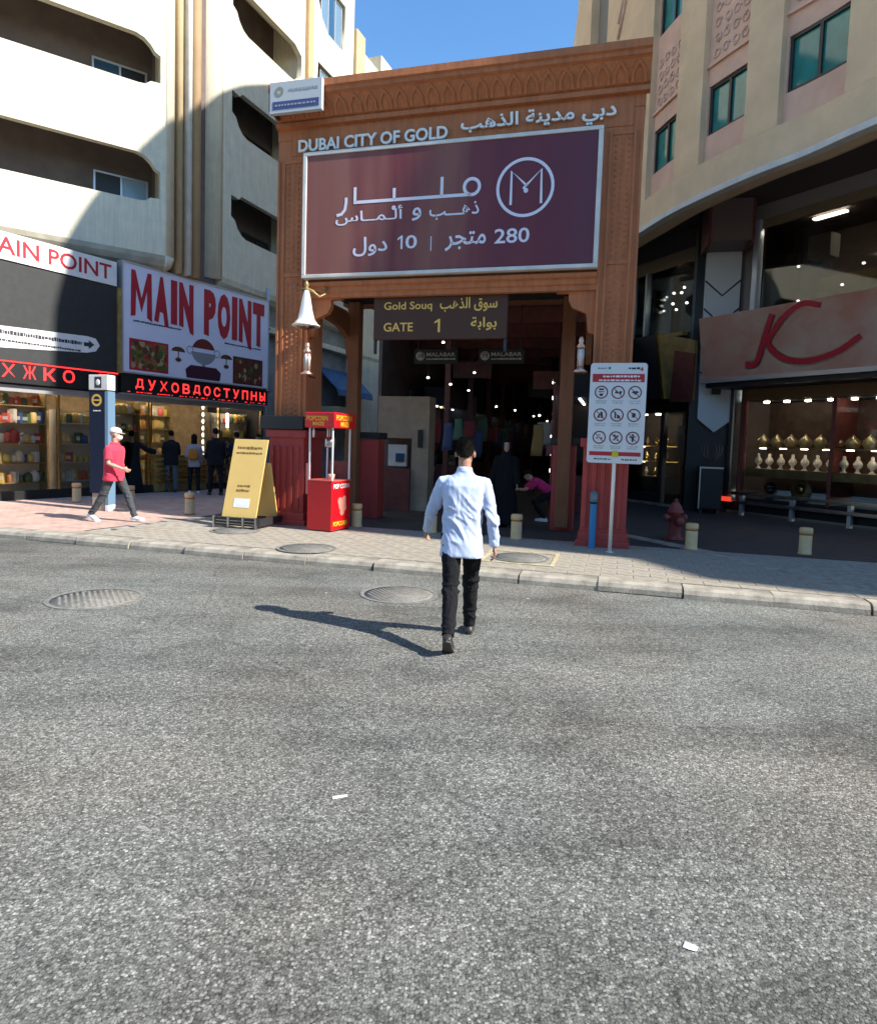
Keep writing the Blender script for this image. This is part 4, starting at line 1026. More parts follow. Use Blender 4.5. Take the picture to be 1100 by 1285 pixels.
for L in (3.5, 5.3, 7.2, 9.0, 10.8, 12.4):
    p = cpt(L, 1.1); share('downlight', dlm, rb, (p.x - 5.5, p.y - 14, 7.71))

M_displamp = mat('bright_display_lamp', (1, 1, 1), .5, emit=(1.0, .88, .68), estr=14.0)
# shop front A (facing the passage) and shop front B (facing the street)
FA = Frame((5.55, 20.6), 155.8); FP = Frame((7.50, 17.02), 103); FB = Frame((7.52, 17.0), 150)
sa = FA.empty('jewellery_shop', label='dark jewellery shop front with gold edged black fascia next to the gate', cat='shop')
def ap(name, x0, x1, y0, y1, z0, z1, m, par=None, bev=0): b = MB(); b.box(x0, x1, y0, y1, z0, z1); return b.build(name, m, par or sa, bev)
# along FA: x 0 .. 3.3 ends at (6.9,17.6). y positive goes into the building
LA = 3.6
ap('upper_wall', -3, LA, .12, .4, 7.2, 7.75, mat('brown_grey_wall', (.10, .08, .075), .7)); ap('header_strip', .3, 3.1, .02, .12, 6.85, 7.2, mat('olive_brown_panel', (.26, .19, .11), .6))
ap('upper_glass', .4, 3.1, .06, .08, 4.95, 6.85, M_glass); ap('upper_floor', -3, LA, .12, 3, 4.7, 4.92, M_blackm); ap('upper_back_wall', -3, LA, 3, 3.2, 4.92, 7.75, M_blackm)
ap('mullion', .32, .42, -.06, .1, 4.95, 7.2, M_alu); ap('mullion', .95, 1.03, -.02, .1, 4.95, 6.85, M_alu)
ap('chrome_post', 3.05, 3.2, -.1, .12, 5.0, 7.2, M_skypost, bev=.02); ap('blue_pane', -.2, .3, .04, .06, 4.9, 6.4, M_skyblue)
ap('sill', -.5, 2.6, -.08, .12, 4.86, 4.96, M_brass)
rr = random.Random(5)
cl_ = FA.empty('pendant_cluster', 1.0, .7, 6.15, label='cluster of small lit glass pendants behind the upper dark window', cat='lamp')
for i in range(16):
    b = MB(); b.ell((rr.uniform(-.6, .7), rr.uniform(-.3, .3), rr.uniform(-.35, .35)), (.035,) * 3, n=8, m=5); b.build('bulb', M_lampw, cl_)
b = MB(); b.box(-.6, .7, -.2, .2, .9, .96); b.build('canopy_plate', M_dgrey, cl_)
# fascia with slanted gold end
b = MB(); b.prism([(-3, 4.9), (2.15, 4.9), (2.55, 3.1), (-3, 3.1)], -.55, .1, 'y'); b.build('fascia', M_blackm, sa)
b = MB(); b.prism([(2.15, 4.9), (3.55, 4.55), (3.55, 3.0), (2.55, 3.1)], -.55, .1, 'y'); b.build('fascia_gold_end', M_brass, sa)
b = MB(); b.prism([(2.9, 4.35), (3.6, 4.2), (3.6, 2.95), (2.82, 2.98)], -.60, -.55, 'y'); b.build('maroon_panel', M_woodred, sa)
b = MB(); b.prism([(2.12, 4.92), (2.20, 4.92), (2.6, 3.08), (2.52, 3.08)], -.60, -.5, 'y'); b.build('gold_edge', M_gold, sa)
ap('lower_head', -3, LA, .0, .3, 2.75, 3.1, M_blackm); ap('lower_glass', -2.8, 1.9, .05, .06, .42, 2.75, M_glass); ap('door_glass', 2.05, 3.0, .05, .06, .14, 2.7, M_glass)
ap('post', 1.9, 2.05, -.02, .12, .12, 2.75, M_dgrey); ap('post', 3.0, 3.12, -.02, .12, .12, 2.75, M_woodred); ap('plinth', -2.8, 1.9, -.06, .1, .12, .42, M_dgrey)
ap('step', -2.8, 3.0, -.35, -.06, .12, .17, M_slab)
ap('display_back', -2.8, 1.9, .75, .8, .42, 2.75, mat('dark_display_velvet', (.05, .04, .035), .8)); ap('display_floor', -2.8, 1.9, .1, .75, .42, .9, M_blackm)
ap('poster_panel', 2.15, 2.9, .4, .42, 1.5, 2.4, mat('blue_grey_poster', (.06, .08, .14), .4), sa)
ap('back_wall', -3, LA, 2.6, 2.8, .12, 4.7, M_brownwall); ap('ceiling_lamp', 2.2, 2.9, 1.2, 1.3, 2.9, 2.95, M_displamp); ap('tile_floor', -3, LA, .1, 2.6, .12, .135, M_dgrey)  # ceiling lamp added to light the shop interior
for x in (-2.2, -1.2, -.2, .8, 1.5): ap('spot_lamp', x, x + .3, .15, .2, 2.7, 2.74, M_displamp)  # spot lamps added to brighten the black window
# jewellery stands
def neck_stand(m):
    b = MB(); b.lathe([(.075, 0), (.06, .015), (.03, .04), (.03, .08), (.085, .13), (.095, .18), (.06, .235), (.035, .26), (.035, .32), (.0, .335)], n=10)
    for v in range(len(b.v)): x, y, z = b.v[v]; b.v[v] = (x, y * .5, z)
    me = b.mesh('necklace_stand'); me.materials.append(m); return me
ivory_stand = neck_stand(mat('ivory_velvet', (.70, .66, .55), .6)); gold_stand = neck_stand(M_gold)
def put_stand(Fr, x, y, z, me, label, grp, sc=1.0):
    p = Fr.w(x, y); o = bpy.data.objects.new('necklace_stand', me); C.objects.link(o); o.location = (p.x, p.y, z); o.rotation_euler.z = Fr.rz; o.scale = (sc, sc, sc)
    return tag(o, label, 'display stand', grp)
for z, n in ((.9, 11), (1.35, 12), (1.8, 12)):
    for i in range(n):
        put_stand(FA, -2.6 + i * .40, .35, z, gold_stand if (i + int(z * 10)) % 3 else ivory_stand, ORD[i] + ' necklace stand from the left on the ' + {.9: 'bottom', 1.35: 'middle', 1.8: 'top'}[z] + ' shelf of the dark jewellery window', 'stands in the dark jewellery window', .8)
for z in (1.33, 1.78): ap('glass_shelf', -2.8, 1.9, .15, .7, z, z + .02, M_gold); [ap('added_strip_lamp', x, x + .35, .10, .13, z - .02, z, M_displamp) for x in (-2.4, -1.6, -.8, 0, .8)]  # lamp strips added under the shelves to brighten the goods

# grey zigzag pilaster with emblem below
pl = FP.empty('zigzag_pilaster', -.42, -.12, 2.2, label='pale grey pilaster with black zigzag joints and a pointed lower end', cat='pilaster')
b = MB(); b.prism([(0, -.02), (.42, .32), (.42, 4.85), (-.42, 4.85), (-.42, .32)], -.06, .12, 'y'); b.build('panel', mat('grey_composite_panel', (.60, .62, .61), .45), pl, .008)
for k, (z, full) in enumerate(((1.15, 1), (1.95, 0), (2.75, 0), (3.45, 1))):
    b = MB(); stroke(b, [(-.42, z + .38), (0, z), (.42, z + .38)][: 3 if full else 3], .022, -.064); b.build('zigzag_joint', M_black, pl)
b = MB(); b.box(-.12, .10, -.12, -.06, .95, 1.35); b.build('junction_box', M_black, pl, .01)
bk = FP.empty('black_wall_panel', -.42, -.05, .12, label='black wall panel with a leaf emblem below the grey pilaster', cat='wall')
b = MB(); b.box(-.62, .44, 0, .5, 0, 7.6); b.build('panel', M_black, bk)
b = MB(); b.box(-.52, .42, -1.1, 0, 6.62, 7.6); b.build('bulkhead', mat('grey_brown_bulkhead', (.17, .12, .11), .6), bk)
for q_ in (-.56, .42): MB().box(q_, q_ + .06, -1.12, 0, 6.55, 7.6).build('bulkhead_edge', M_woodred, bk)
b = MB()
for s_ in (-1, 1):
    for r_ in (0, 1, 2):
        P = [(s_ * (.06 + .09 * r_ + .05 * math.sin(t * .5)), -.012, 1.35 + .14 * t + .03 * r_) for t in range(6)]
        P = [(s_ * (.02 + (.10 + .07 * r_) * math.sin(R(25 * t + 10))), -.012, 1.30 + .10 * t) for t in range(6)]
        b.tube(P, [.008, .016, .02, .02, .014, .004], 5)
b.build('leaf_emblem', mat('dull_bronze', (.25, .17, .14), .4, .6), bk)
cab = FP.empty('speaker_cabinet', -.52, -.55, .12, label='tall black cabinet standing under the leaf emblem', cat='cabinet')
b = MB(); b.box(-.27, .27, -.25, .25, .12, 1.18); b.build('body', M_black, cab, .015)
b = MB(); b.box(-.28, .28, -.26, -.25, 1.14, 1.18); b.box(-.28, -.25, -.26, -.25, .12, 1.14); b.build('edge_trim', M_alu, cab)
for x in (-.2, .2): b = MB(); b.box(x - .03, x + .03, -.2, .2, 0, .12); b.build('foot', M_dgrey, cab)

sb = FB.empty('street_jewellery_shop', label='lit jewellery shop front under the long sign with a crimson swash K', cat='shop')
def bpt(name, x0, x1, y0, y1, z0, z1, m, bev=0): return ap(name, x0, x1, y0, y1, z0, z1, m, sb, bev)
W2 = 9.0
bpt('header', .1, W2, -.1, .3, 7.42, 7.75, mat('grey_header_panel', (.34, .31, .29), .6)); bpt('header_strip', .3, W2, -.05, .05, 7.2, 7.42, mat('olive_header', (.26, .20, .12), .6))
bpt('side_panel', .0, .35, -.02, .1, 5.0, 7.42, mat('grey_side_panel', (.20, .18, .17), .6))
bpt('upper_glass', .62, W2, .0, .02, 5.1, 7.2, M_dglass); bpt('upper_back_wall', .2, W2, 3.2, 3.4, 4.9, 7.75, M_brownwall); bpt('upper_floor', .2, W2, .05, 3.2, 4.85, 5.05, M_blackm)
bpt('chrome_post', .40, .56, -.16, .05, 5.0, 7.42, M_skypost, .03); bpt('white_box', 1.1, 1.65, 1.0, 1.4, 6.5, 7.05, M_ivory)
for x, z in ((.95, 6.35), (1.0, 5.5), (2.05, 5.7), (3.1, 6.3), (3.9, 5.6), (5.0, 6.2), (2.5, 6.1)): MB().ell((x, .9, z), (.04, .04, .03), n=8, m=5).build('ceiling_lamp', M_lampw, sb)
for i in range(5): bpt('added_ceiling_strip', .8 + i * 1.7, 1.6 + i * 1.7, 1.6, 1.75, 7.66, 7.70, M_displamp)  # lamp strips added to lighten the upper interior
for i in range(4): bpt('upper_display_case', .7 + i * 2.0, 2.3 + i * 2.0, 2.2, 2.7, 5.05, 6.3, M_brass)
# sign fascia, leaning a little forward
sg = FB.empty('swash_sign', .15, -.9, 3.5, label='long pale reddish shop sign with a crimson and silver swash K', cat='sign')
M_fascia = mat('pinkish_fascia_reflections', (.46, .36, .28), .25, col2=(.42, .17, .12), vscale=.8)  # reddish blotches are reflections put into the fascia colour
b = MB(); b.prism([(0, 0), (-.25, 1.5), (.9, 1.5), (.9, 0)], -.42, 8.8, 'x'); b.build('fascia', M_fascia, sg, .01)
b = MB(); b.box(-.45, 8.85, -.06, .9, -.10, -.0); b.build('lower_trim', M_alu, sg)
b = MB(); b.box(-.3, 8.8, .0, .85, -.22, -.10); b.build('lower_edge', M_black, sg)
def onsign(mb, pts, r, o): # write on the leaning face
    tmp = MB(); stroke(tmp, pts, r, 0); mb.add([(x, -.25 * z / 1.5 - o, z) for x, y, z in tmp.v], tmp.f)
def smooth(P, n=6):
    Q = catmull(P, n); return [(q.x, q.y) for q in Q]
for nm, mm, dr, o in (('silver_outline', M_steel, .020, .012), ('swash_letter', M_letter_r, 0, .022)):
    b = MB()
    onsign(b, smooth([(x + .42, z) for x, z in ((.40, .26), (.60, .25), (.74, .36), (.92, .85), (1.12, 1.32))]), .060 + dr, o)
    onsign(b, smooth([(x + .42, z) for x, z in ((2.2, 1.34), (1.85, 1.43), (1.5, 1.30), (1.2, 1.02), (1.0, .74), (1.12, .50), (1.42, .30), (1.9, .22), (2.5, .34), (3.0, .62))]), .062 + dr, o)
    b.build(nm, mm, sg)
# lower display window
bpt('column_chrome', .05, .2, -.2, .1, .3, 3.3, M_steel, .03); bpt('column_chrome', .32, .4, -.12, .1, .3, 3.3, M_woodred, .02)
bpt('window_head', .4, W2, -.05, .3, 3.0, 3.5, mat('amber_head_panel', (.20, .11, .05), .6)); bpt('display_glass', .45, W2, .0, .01, .75, 3.0, M_glass)
bpt('display_back', .45, W2, .9, .95, .75, 3.0, mat('brown_display_back', (.12, .07, .045), .5, var=.4, vscale=5)); bpt('display_roof', .45, W2, .02, .9, 2.98, 3.02, M_blackm)
bpt('display_floor', .45, W2, .02, .9, .40, .55, M_blackm); bpt('gold_shelf', .45, W2, .03, .55, 1.10, 1.30, M_brass); bpt('gold_shelf', .45, W2, .03, .6, 1.82, 1.85, M_brass)
bpt('divider_post', 2.55, 2.63, -.02, .9, .5, 3.0, M_woodred); bpt('divider_post', 5.2, 5.28, -.02, .9, .5, 3.0, M_woodred)
for i in range(16): bpt('spot_lamp', .8 + i * .52, .9 + i * .52, .10, .18, 2.93, 2.97, M_displamp)
for i in range(16): bpt('added_strip_lamp', .8 + i * .52, .95 + i * .52, .06, .10, 1.80, 1.815, M_displamp)  # lamp strips added under the shelf to light the fronts of the stands
bpt('plinth', .0, W2, -.1, .4, .2, .40, M_blackm); bpt('steel_rail', .35, W2, -.35, -.2, .62, .70, M_steel, .01); bpt('steel_rail', .35, W2, -.35, -.2, .40, .48, M_steel, .01)
for i in range(7): bpt('rail_leg', .6 + i * 1.3, .68 + i * 1.3, -.33, -.22, .12, .62, M_alu)
b = MB(); b.box(.05, .40, -.40, -.36, .44, .56); b.build('red_lit_plate', mat('glowing_red_plate', (.5, .02, .01), .5, emit=(1, .08, .04), estr=.35), sb, .02)
cap_stand = MB(); cap_stand.lathe([(.10, 0), (.12, .04), (.16, .10), (.14, .18), (.05, .26), (.0, .33)], n=8); csm = cap_stand.mesh('gold_crown_stand'); csm.materials.append(mat('lit_gilded_headpiece', (.85, .68, .32), .3, .6))
for i in range(22):
    p = FB.w(.72 + i * .36, .3); o = bpy.data.objects.new('headpiece_stand', csm); C.objects.link(o); o.location = (p.x, p.y, 1.85); o.rotation_euler.z = FB.rz + i
    tag(o, ORD[i] + ' domed gold headpiece from the left in the lit shop window', 'display stand', 'headpieces in the lit shop window')
for i in range(27): put_stand(FB, .62 + i * .30, .3, 1.30, ivory_stand, ORD[i] + ' pale necklace stand from the left in the lit shop window', 'necklace stands in the lit shop window', 1.15)
# lower row: black bust and a gold medallion plate
bu = FB.empty('jewel_bust', 1.0, .3, .55, label='small black bust with silver necklace at the bottom of the lit window', cat='display stand')
b = MB(); b.lathe([(.12, 0), (.10, .05), (.05, .1), (.13, .2), (.16, .3), (.07, .38), (.04, .42), (.0, .44)], n=10); b.build('bust', M_black, bu)
for z, r in ((.30, .16), (.22, .135)): b = MB(); b.lathe([(r, z), (r + .01, z + .02), (r, z + .035)], n=14); b.build('necklace', M_steel, bu)
md = FB.empty('gold_medallion', 1.75, .35, .55, label='round gold medallion display at the bottom of the lit window', cat='display stand')
b = MB(); b.lathe([(.0, -.02), (.26, -.02), (.26, .02), (.0, .02)], n=22, M=Matrix.Translation((0, 0, .27)) @ Matrix.Rotation(R(90), 4, 'X')); b.build('disc', M_brass, md)
b = MB(); b.lathe([(.0, -.03), (.13, -.05), (.05, -.09)], n=14, M=Matrix.Translation((0, 0, .3)) @ Matrix.Rotation(R(-90), 4, 'X')); b.build('boss', M_gold, md); MB().box(-.2, .2, -.05, .05, 0, .04).build('base', M_black, md)
# ------------------------------------------------------------------ covered market passage behind the gate
roof = G.empty('market_roof', label='dark covered market roof running back behind the gate', cat='roof')
def rp_(name, x0, x1, y0, y1, z0, z1, m, bev=0): b = MB(); b.box(x0, x1, y0, y1, z0, z1); return b.build(name, m, roof, bev)
M_roofd = mat('dark_roof_boards', (.035, .025, .02), .8, var=.3, vscale=3)
rp_('roof_deck', -2.6, 2.5, 2.1, 6.5, 5.0, 5.2, M_roofd); rp_('roof_deck', -3.6, 2.9, 6.5, 34, 5.0, 5.2, M_roofd)
for i in range(16): rp_('roof_beam', -2.5 if i < 2 else -3.5, 2.4, 3.0 + i * 2, 3.14 + i * 2, 4.6, 4.98, M_woodred)
for x in (-1.8, 1.35):
    for i in range(10): rp_('market_post', x - .07, x + .07, 7.2 + i * 3, 7.34 + i * 3, .12, 4.9, M_woodred)
rp_('end_wall', -3.6, 2.9, 34, 34.2, .12, 5.2, M_brownwall)
rp_('side_wall', -3.6, -3.5, 6.5, 34, .12, 5.0, M_brownwall); rp_('side_wall', 2.8, 2.9, 4.4, 34, .12, 5.0, M_brownwall)
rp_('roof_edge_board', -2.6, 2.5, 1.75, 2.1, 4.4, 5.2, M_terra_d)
# shops along both sides
M_shopback = [mat('stall_back_warm', (.22, .15, .09), .7, var=.5, vscale=5), mat('stall_back_grey', (.16, .16, .17), .7, var=.5, vscale=5), mat('stall_back_red', (.20, .05, .04), .7, var=.5, vscale=5)]
rr = random.Random(21)
def stall(side, y, k, label):
    x = -3.2 if side < 0 else 1.45
    e = G.empty('market_stall', x, y, .12, label=label, cat='stall', group='jewellery stalls inside the covered market')
    s0, s1 = (0, 1.4) if side < 0 else (0, 1.4)
    def q(name, a, b_, c, d, z0, z1, m): mb = MB(); mb.box(a, b_, c, d, z0, z1); return mb.build(name, m, e)
    q('counter', .0, 1.3, 0, 2.6, 0, .9, M_woodred); q('counter_glass', .05, 1.25, .05, 2.55, .9, 1.2, M_dglass)
    bx = -.3 if side < 0 else 1.35
    q('back_panel', bx, bx + .06, 0, 2.7, .0, 3.2, M_shopback[k % 3])
    q('fascia', .2, .9, .0, 2.7, 2.75, 3.3, rr.choice([M_blackm, M_woodred, M_dgrey]))
    q('divider', 0, 1.3, 2.62, 2.7, 0, 3.2, M_dgrey)
    fx = .88 if side < 0 else .2
    for i in range(5):
        yy = .3 + .5 * i; q('spot_lamp', .5, .56, yy, yy + .06, 2.70, 2.74, rr.choice([M_lampw, M_lampy, M_lampw, M_lampb]))
    for i in range(3):
        for j in range(4):
            if rr.random() < .7:
                mb = MB(); yy = .3 + .6 * j + rr.uniform(-.1, .1); mb.ell((bx + (.12 if side < 0 else -.08), yy, 1.3 + .4 * i), (.04, .1, .12), n=7, m=5); mb.build('gold_display', M_gold if rr.random() < .6 else M_ivory, e)
    return e
pos = ['nearest', 'second', 'third', 'fourth', 'fifth', 'sixth', 'seventh', 'eighth']
for k in range(8):
    if k > 0: stall(-1, 6.6 + 3.0 * (k - .2), k, pos[k] + ' jewellery stall along the left side of the covered market')
    stall(1, 5.0 + 3.0 * k, k + 1, pos[k] + ' jewellery stall along the right side of the covered market')
# pale kiosk block at the left inside the gate
ki = G.empty('beige_kiosk', -1.9, 3.5, .12, label='beige plastered kiosk with dark red counter just inside the gate on the left', cat='kiosk')
M_kio = mat('kiosk_plaster', (.36, .28, .20), .85, var=.2, vscale=3)
def kq(name, a, b_, c, d, z0, z1, m): mb = MB(); mb.box(a, b_, c, d, z0, z1); return mb.build(name, m, ki)
kq('pier', .28, .68, 0, .5, .0, 2.6, M_kio); kq('upper_wall', -.55, .28, .02, .5, 1.65, 2.6, M_kio); kq('counter', -.6, .28, -.1, .4, .0, .95, M_woodred); kq('back_wall', -.6, .66, .5, .6, 0, 2.6, M_brownwall); kq('leaflet_rack', -.35, .1, .2, .3, 1.0, 1.5, M_ivory); kq('telephone', .44, .54, -.06, 0, 1.45, 1.85, M_black); kq('wall_clock', -.15, .05, .15, .2, 1.1, 1.3, M_bluewin)
# striped awning panels and framed pictures higher up inside, dark red signboards
for s_, y, z, w, h, m, lab in ((-1.5, 9, 3.7, 1.2, .5, M_woodred, 'dark red signboard hanging inside the market on the left'), (1.3, 8, 3.3, 1.6, .5, M_woodred, 'dark red signboard hanging inside the market on the right'), (.3, 14, 3.5, 1.5, .6, M_dgrey, 'grey signboard hanging deep inside the market')):
    e = G.empty('market_signboard', s_, y, z, label=lab, cat='sign'); b = MB(); b.box(-w / 2, w / 2, 0, .06, 0, h); b.build('board', m, e); [MB().box(q_, q_ + .02, 0, .03, h, h + .8).build('hanger', M_dgrey, e) for q_ in (-w / 2 + .1, w / 2 - .12)]
# round-logo boards
for s_, lab in ((-.83, 'left one of two black boards with a round grey emblem behind the gate sign'), (.54, 'right one of two black boards with a round grey emblem behind the gate sign')):
    e = G.empty('emblem_board', s_, 2.5, 3.48, label=lab, cat='sign', group='hanging emblem boards inside the gate')
    b = MB(); b.box(-.47, .47, 0, .05, -.15, .15); b.build('board', M_black, e)
    mg = mat('pale_grey_letter', (.42, .42, .40), .5)
    text('MALABAR', -.20, .42, .0, .08, -.004, mg, e, depth=0, bold=.01); fine_print(e, -.20, .42, -.07, .035, -.003, mg, 3)
    b = MB(); b.lathe([(.0, 0), (.095, 0), (.095, .01), (.0, .01)], n=20, M=Matrix.Translation((-.33, -.001, .01)) @ Matrix.Rotation(R(90), 4, 'X')); b.build('emblem', mg, e)
    b = MB(); stroke(b, [(-.375, -.035), (-.375, .05), (-.33, .0), (-.285, .05), (-.285, -.035)], .010, -.014); b.build('emblem_letter', M_black, e)
    [MB().box(q_, q_ + .02, 0, .03, .15, 1.0).build('hanger', M_dgrey, e) for q_ in (-.4, .38)]
# glinting jewellery racks on the right just inside
jr = G.empty('jewellery_rack', 1.55, 3.2, .12, label='tall rack of glinting jewellery on the right inside the gate', cat='rack')
b = MB(); b.box(0, .04, 0, 1.6, 0, 2.9); b.build('rack_board', M_woodred, jr)
r5 = random.Random(77)
for i in range(26):
    b = MB(); b.ell((-.03, r5.uniform(.1, 1.5), r5.uniform(1.0, 3.0)), (.012, .02, r5.uniform(.02, .05)), n=6, m=4); b.build('glint', r5.choice([M_silver, M_lampw, M_gold, M_ivory]), jr)  # some glints glow: the sparkle of the jewellery put in as emission
# string of lit ceiling lamps receding along the left, and bright fabric shade pieces
for i, (s_, y, z) in enumerate(((-1.55, 3.2, 4.0), (-1.25, 4.6, 4.1), (-1.72, 5.0, 3.3), (-1.45, 6.2, 3.25), (-1.25, 7.5, 3.2), (-.9, 10, 2.9), (-.6, 12, 2.9), (-.2, 14, 2.8), (.1, 16, 2.7), (-1.1, 7.5, 3.7), (.35, 18, 2.7), (.5, 20, 2.6), (.6, 9, 2.6), (1.3, 7, 2.4), (1.35, 9, 2.3))):
    e = G.empty('market_lamp', s_, y, z, label=ORD[i] + ' small lit lamp under the dark market roof, counting from the entrance', cat='lamp', group='lamps hanging inside the covered market')
    b = MB(); b.lathe([(.0, -.03), (.03, -.02), (.036, .0), (.02, .02), (.0, .025)], n=10); b.build('bulb', rr.choice([M_lampw, M_lampb, M_lampw]), e)
    b = MB(); b.tube([(0, 0, .03), (0, 0, 5.0 - z)], .006, 4); b.build('cord', M_black, e)
cm = [mat('scarf_colour', c, .8) for c in ((.30, .05, .06), (.35, .25, .10), (.08, .12, .25), (.40, .36, .32), (.10, .20, .14), (.38, .14, .22))]
for i in range(22):
    side = i % 2; y = 4.6 + .62 * i; s_ = (1.12 if side else -1.45) + rr.uniform(-.1, .1); z = rr.uniform(2.1, 2.6); w = rr.uniform(.10, .2); h = rr.uniform(.5, .9)
    e = G.empty('hanging_scarf', s_, y, z, label=ORD[i // 2] + ' hanging scarf along the ' + ('right' if side else 'left') + ' side of the covered market, counting from the entrance', cat='scarf', group='scarves hanging inside the covered market')
    b = MB(); rings = []
    for q in range(6):
        t = q / 5; rings.append([(w * (1 + .25 * t) * math.cos(a) * (1 + .18 * math.sin(3 * a + q)), .035 * math.sin(a) * (1 + .3 * math.sin(5 * a)), -h * t) for a in [2 * math.pi * k / 14 for k in range(14)]])
    b.loft(rings); b.build('cloth', cm[i % 6], e)
    MB().box(-w, w, -.01, .01, .0, .02).build('hanger_bar', M_dgrey, e)
# ------------------------------------------------------------------ street furniture
def bollard():
    e = empty('bollard', (0, 0, 0))
    b = MB(); b.lathe([(.10, 0), (.10, .03), (.092, .035), (.092, .30), (.082, .305), (.082, .325), (.098, .33), (.098, .40), (.085, .42), (.0, .425)], n=18); b.build('shaft', M_yellow, e)
    b = MB(); b.lathe([(.0835, .304), (.0835, .326)], n=18); b.build('groove_band', mat('bollard_groove', (.30, .14, .06), .7), e)
    return e
b0 = bollard()
for i, (X, Y, lab) in enumerate(((-1.46, 11.75, 'yellow bollard just right of the red popcorn cart'), (-.10, 11.30, 'yellow bollard seen behind the left arm of the walking man'), (1.32, 10.84, 'yellow bollard right of the walking man in front of the entrance'),
      (4.04, 10.31, 'yellow bollard beside the red hydrant'), (5.79, 10.20, 'rightmost yellow bollard in front of the street jewellery shop'), (-4.93, 12.93, 'bollard in the shade left of the yellow sign board'),
      (-8.05, 14.5, 'leftmost bollard at the far left of the pavement'), (-6.72, 14.2, 'bollard right behind the legs of the man in the pink shirt'), (7.2, 9.75, 'bollard in the shade farthest along the kerb on the right'))):
    o = b0 if i == 0 else copy_tree(b0)
    o.location = (X, Y, .125); tag(o, lab, 'bollard', 'yellow bollards along the pavement')

# fire hydrant
hy = empty('fire_hydrant', (4.16, 11.40, .12), R(10), 'faded red fire hydrant standing in the shade right of the gate', 'hydrant')
b = MB(); b.lathe([(.17, 0), (.17, .04), (.115, .05), (.105, .10), (.10, .46), (.135, .48), (.135, .52), (.12, .53), (.10, .60), (.05, .66), (.02, .68)], n=18); b.build('barrel', M_hydr, hy)
b = MB(); b.lathe([(.035, .67), (.035, .72), (.0, .73)], n=6); b.build('operating_nut', M_hydr, hy)
for s_ in (-1, 1):
    b = MB(); b.lathe([(.05, .08), (.05, .15), (.062, .155), (.062, .20), (.02, .21)], n=12, M=Matrix.Translation((0, 0, .40)) @ Matrix.Rotation(R(90 * s_), 4, 'Y')); b.build('side_nozzle', M_hydr, hy)
b = MB(); b.lathe([(.065, .08), (.065, .15), (.08, .155), (.08, .20), (.02, .215)], n=14, M=Matrix.Translation((0, 0, .34)) @ Matrix.Rotation(R(90), 4, 'X')); b.build('front_nozzle', M_hydr, hy)
for k in range(8):
    a = R(45 * k); b = MB(); b.lathe([(.013, .04), (.013, .06)], .145 * math.cos(a), .145 * math.sin(a), 6); b.build('flange_bolt', M_hydr, hy)

# blue post
bp_ = empty('blue_post', (2.42, 10.14, .12), 0, 'blue service post with a grey cap in front of the right pedestal', 'post')
b = MB(); b.lathe([(.07, 0), (.07, .015), (.052, .02), (.052, .74), (.05, .745)], n=16); b.build('shaft', M_blue, bp_)
b = MB(); b.lathe([(.058, .74), (.062, .76), (.062, .84), (.05, .88), (.02, .90), (.0, .905)], n=16); b.build('cap', mat('grey_blue_cap', (.10, .16, .20), .5), bp_)
b = MB(); b.lathe([(.0535, .70), (.0535, .73)], n=16); b.build('band', M_navy, bp_)
b = MB(); b.box(-.03, .03, -.066, -.055, .775, .835); b.build('reflector', M_skyblue, bp_)

# rules sign on a pole
rs = G.empty('rules_sign', 2.87, -.62, .12, label='white rules sign with nine red ringed pictograms on a white pole', cat='sign')
p = MB(); p.tube([(0, .03, 0), (0, .03, 2.75)], .028, 12); p.build('pole', M_white, rs)
b = MB(); b.lathe([(.06, 0), (.06, .012), (.0, .014)], 0, .03, 14); b.build('base_plate', M_white, rs)
W2_, H0, H1 = .405, 1.35, 2.83
def rrect(x0, x1, z0, z1, r): return arc(x1 - r, z0 + r, r, r, -90, 0, 4) + arc(x1 - r, z1 - r, r, r, 0, 90, 4) + arc(x0 + r, z1 - r, r, r, 90, 180, 4) + arc(x0 + r, z0 + r, r, r, 180, 270, 4)
b = MB(); b.prism(rrect(-W2_, W2_, H0, H1, .045), -.018, 0.0, 'y'); b.build('panel', mat('sign_white_face', (.66, .67, .66), .45), rs)
b = MB(); b.box(-.37, .37, -.021, -.019, 2.55, 2.67); b.box(-.37, .37, -.021, -.019, H0 + .11, H0 + .17); b.build('red_band', mat('sign_red', (.42, .02, .03), .5), rs)
text('المخالفات السلوكية'[:0] or 'REGULATIONS', -.20, .33, 2.56, 2.59, -.022, M_white, rs, depth=0) if False else None
fine_print(rs, -.22, .30, 2.62, .03, -.022, M_white, 3); fine_print(rs, -.28, .33, 2.565, .025, -.022, M_white, 6)
fine_print(rs, -.30, -.17, 2.74, .03, -.020, mat('grey_green_print', (.25, .33, .28), .5), 3); fine_print(rs, .14, .30, 2.74, .03, -.020, M_ink, 8)
b = MB(); b.add([(x, -.021, z) for x, z in ((.30, 2.72), (.35, 2.72), (.33, 2.78))], [(0, 1, 2)]); b.build('corner_logo', M_letter_r, rs)
b = MB(); b.add([(x, -.021, z) for x, z in arc(-.13, 2.755, .02, .02, 0, 320, 8)], [tuple(range(9))]); b.build('corner_logo', mat('green_logo', (.02, .25, .12), .5), rs)
b = MB(); b.box(-.04, .05, -.024, -.0205, H0 + .095, H0 + .185); b.build('yellow_sticker', mat('yellow_print', (.62, .48, .02), .5), rs)
fine_print(rs, -.30, -.05, H0 + .05, .02, -.020, M_ink, 12); fine_print(rs, .10, .32, H0 + .05, .02, -.020, M_ink, 13)
M_ringr = mat('dark_red_ring_print', (.16, .03, .035), .5); M_capt = mat('grey_caption_print', (.42, .45, .44), .6)
rr = random.Random(4)
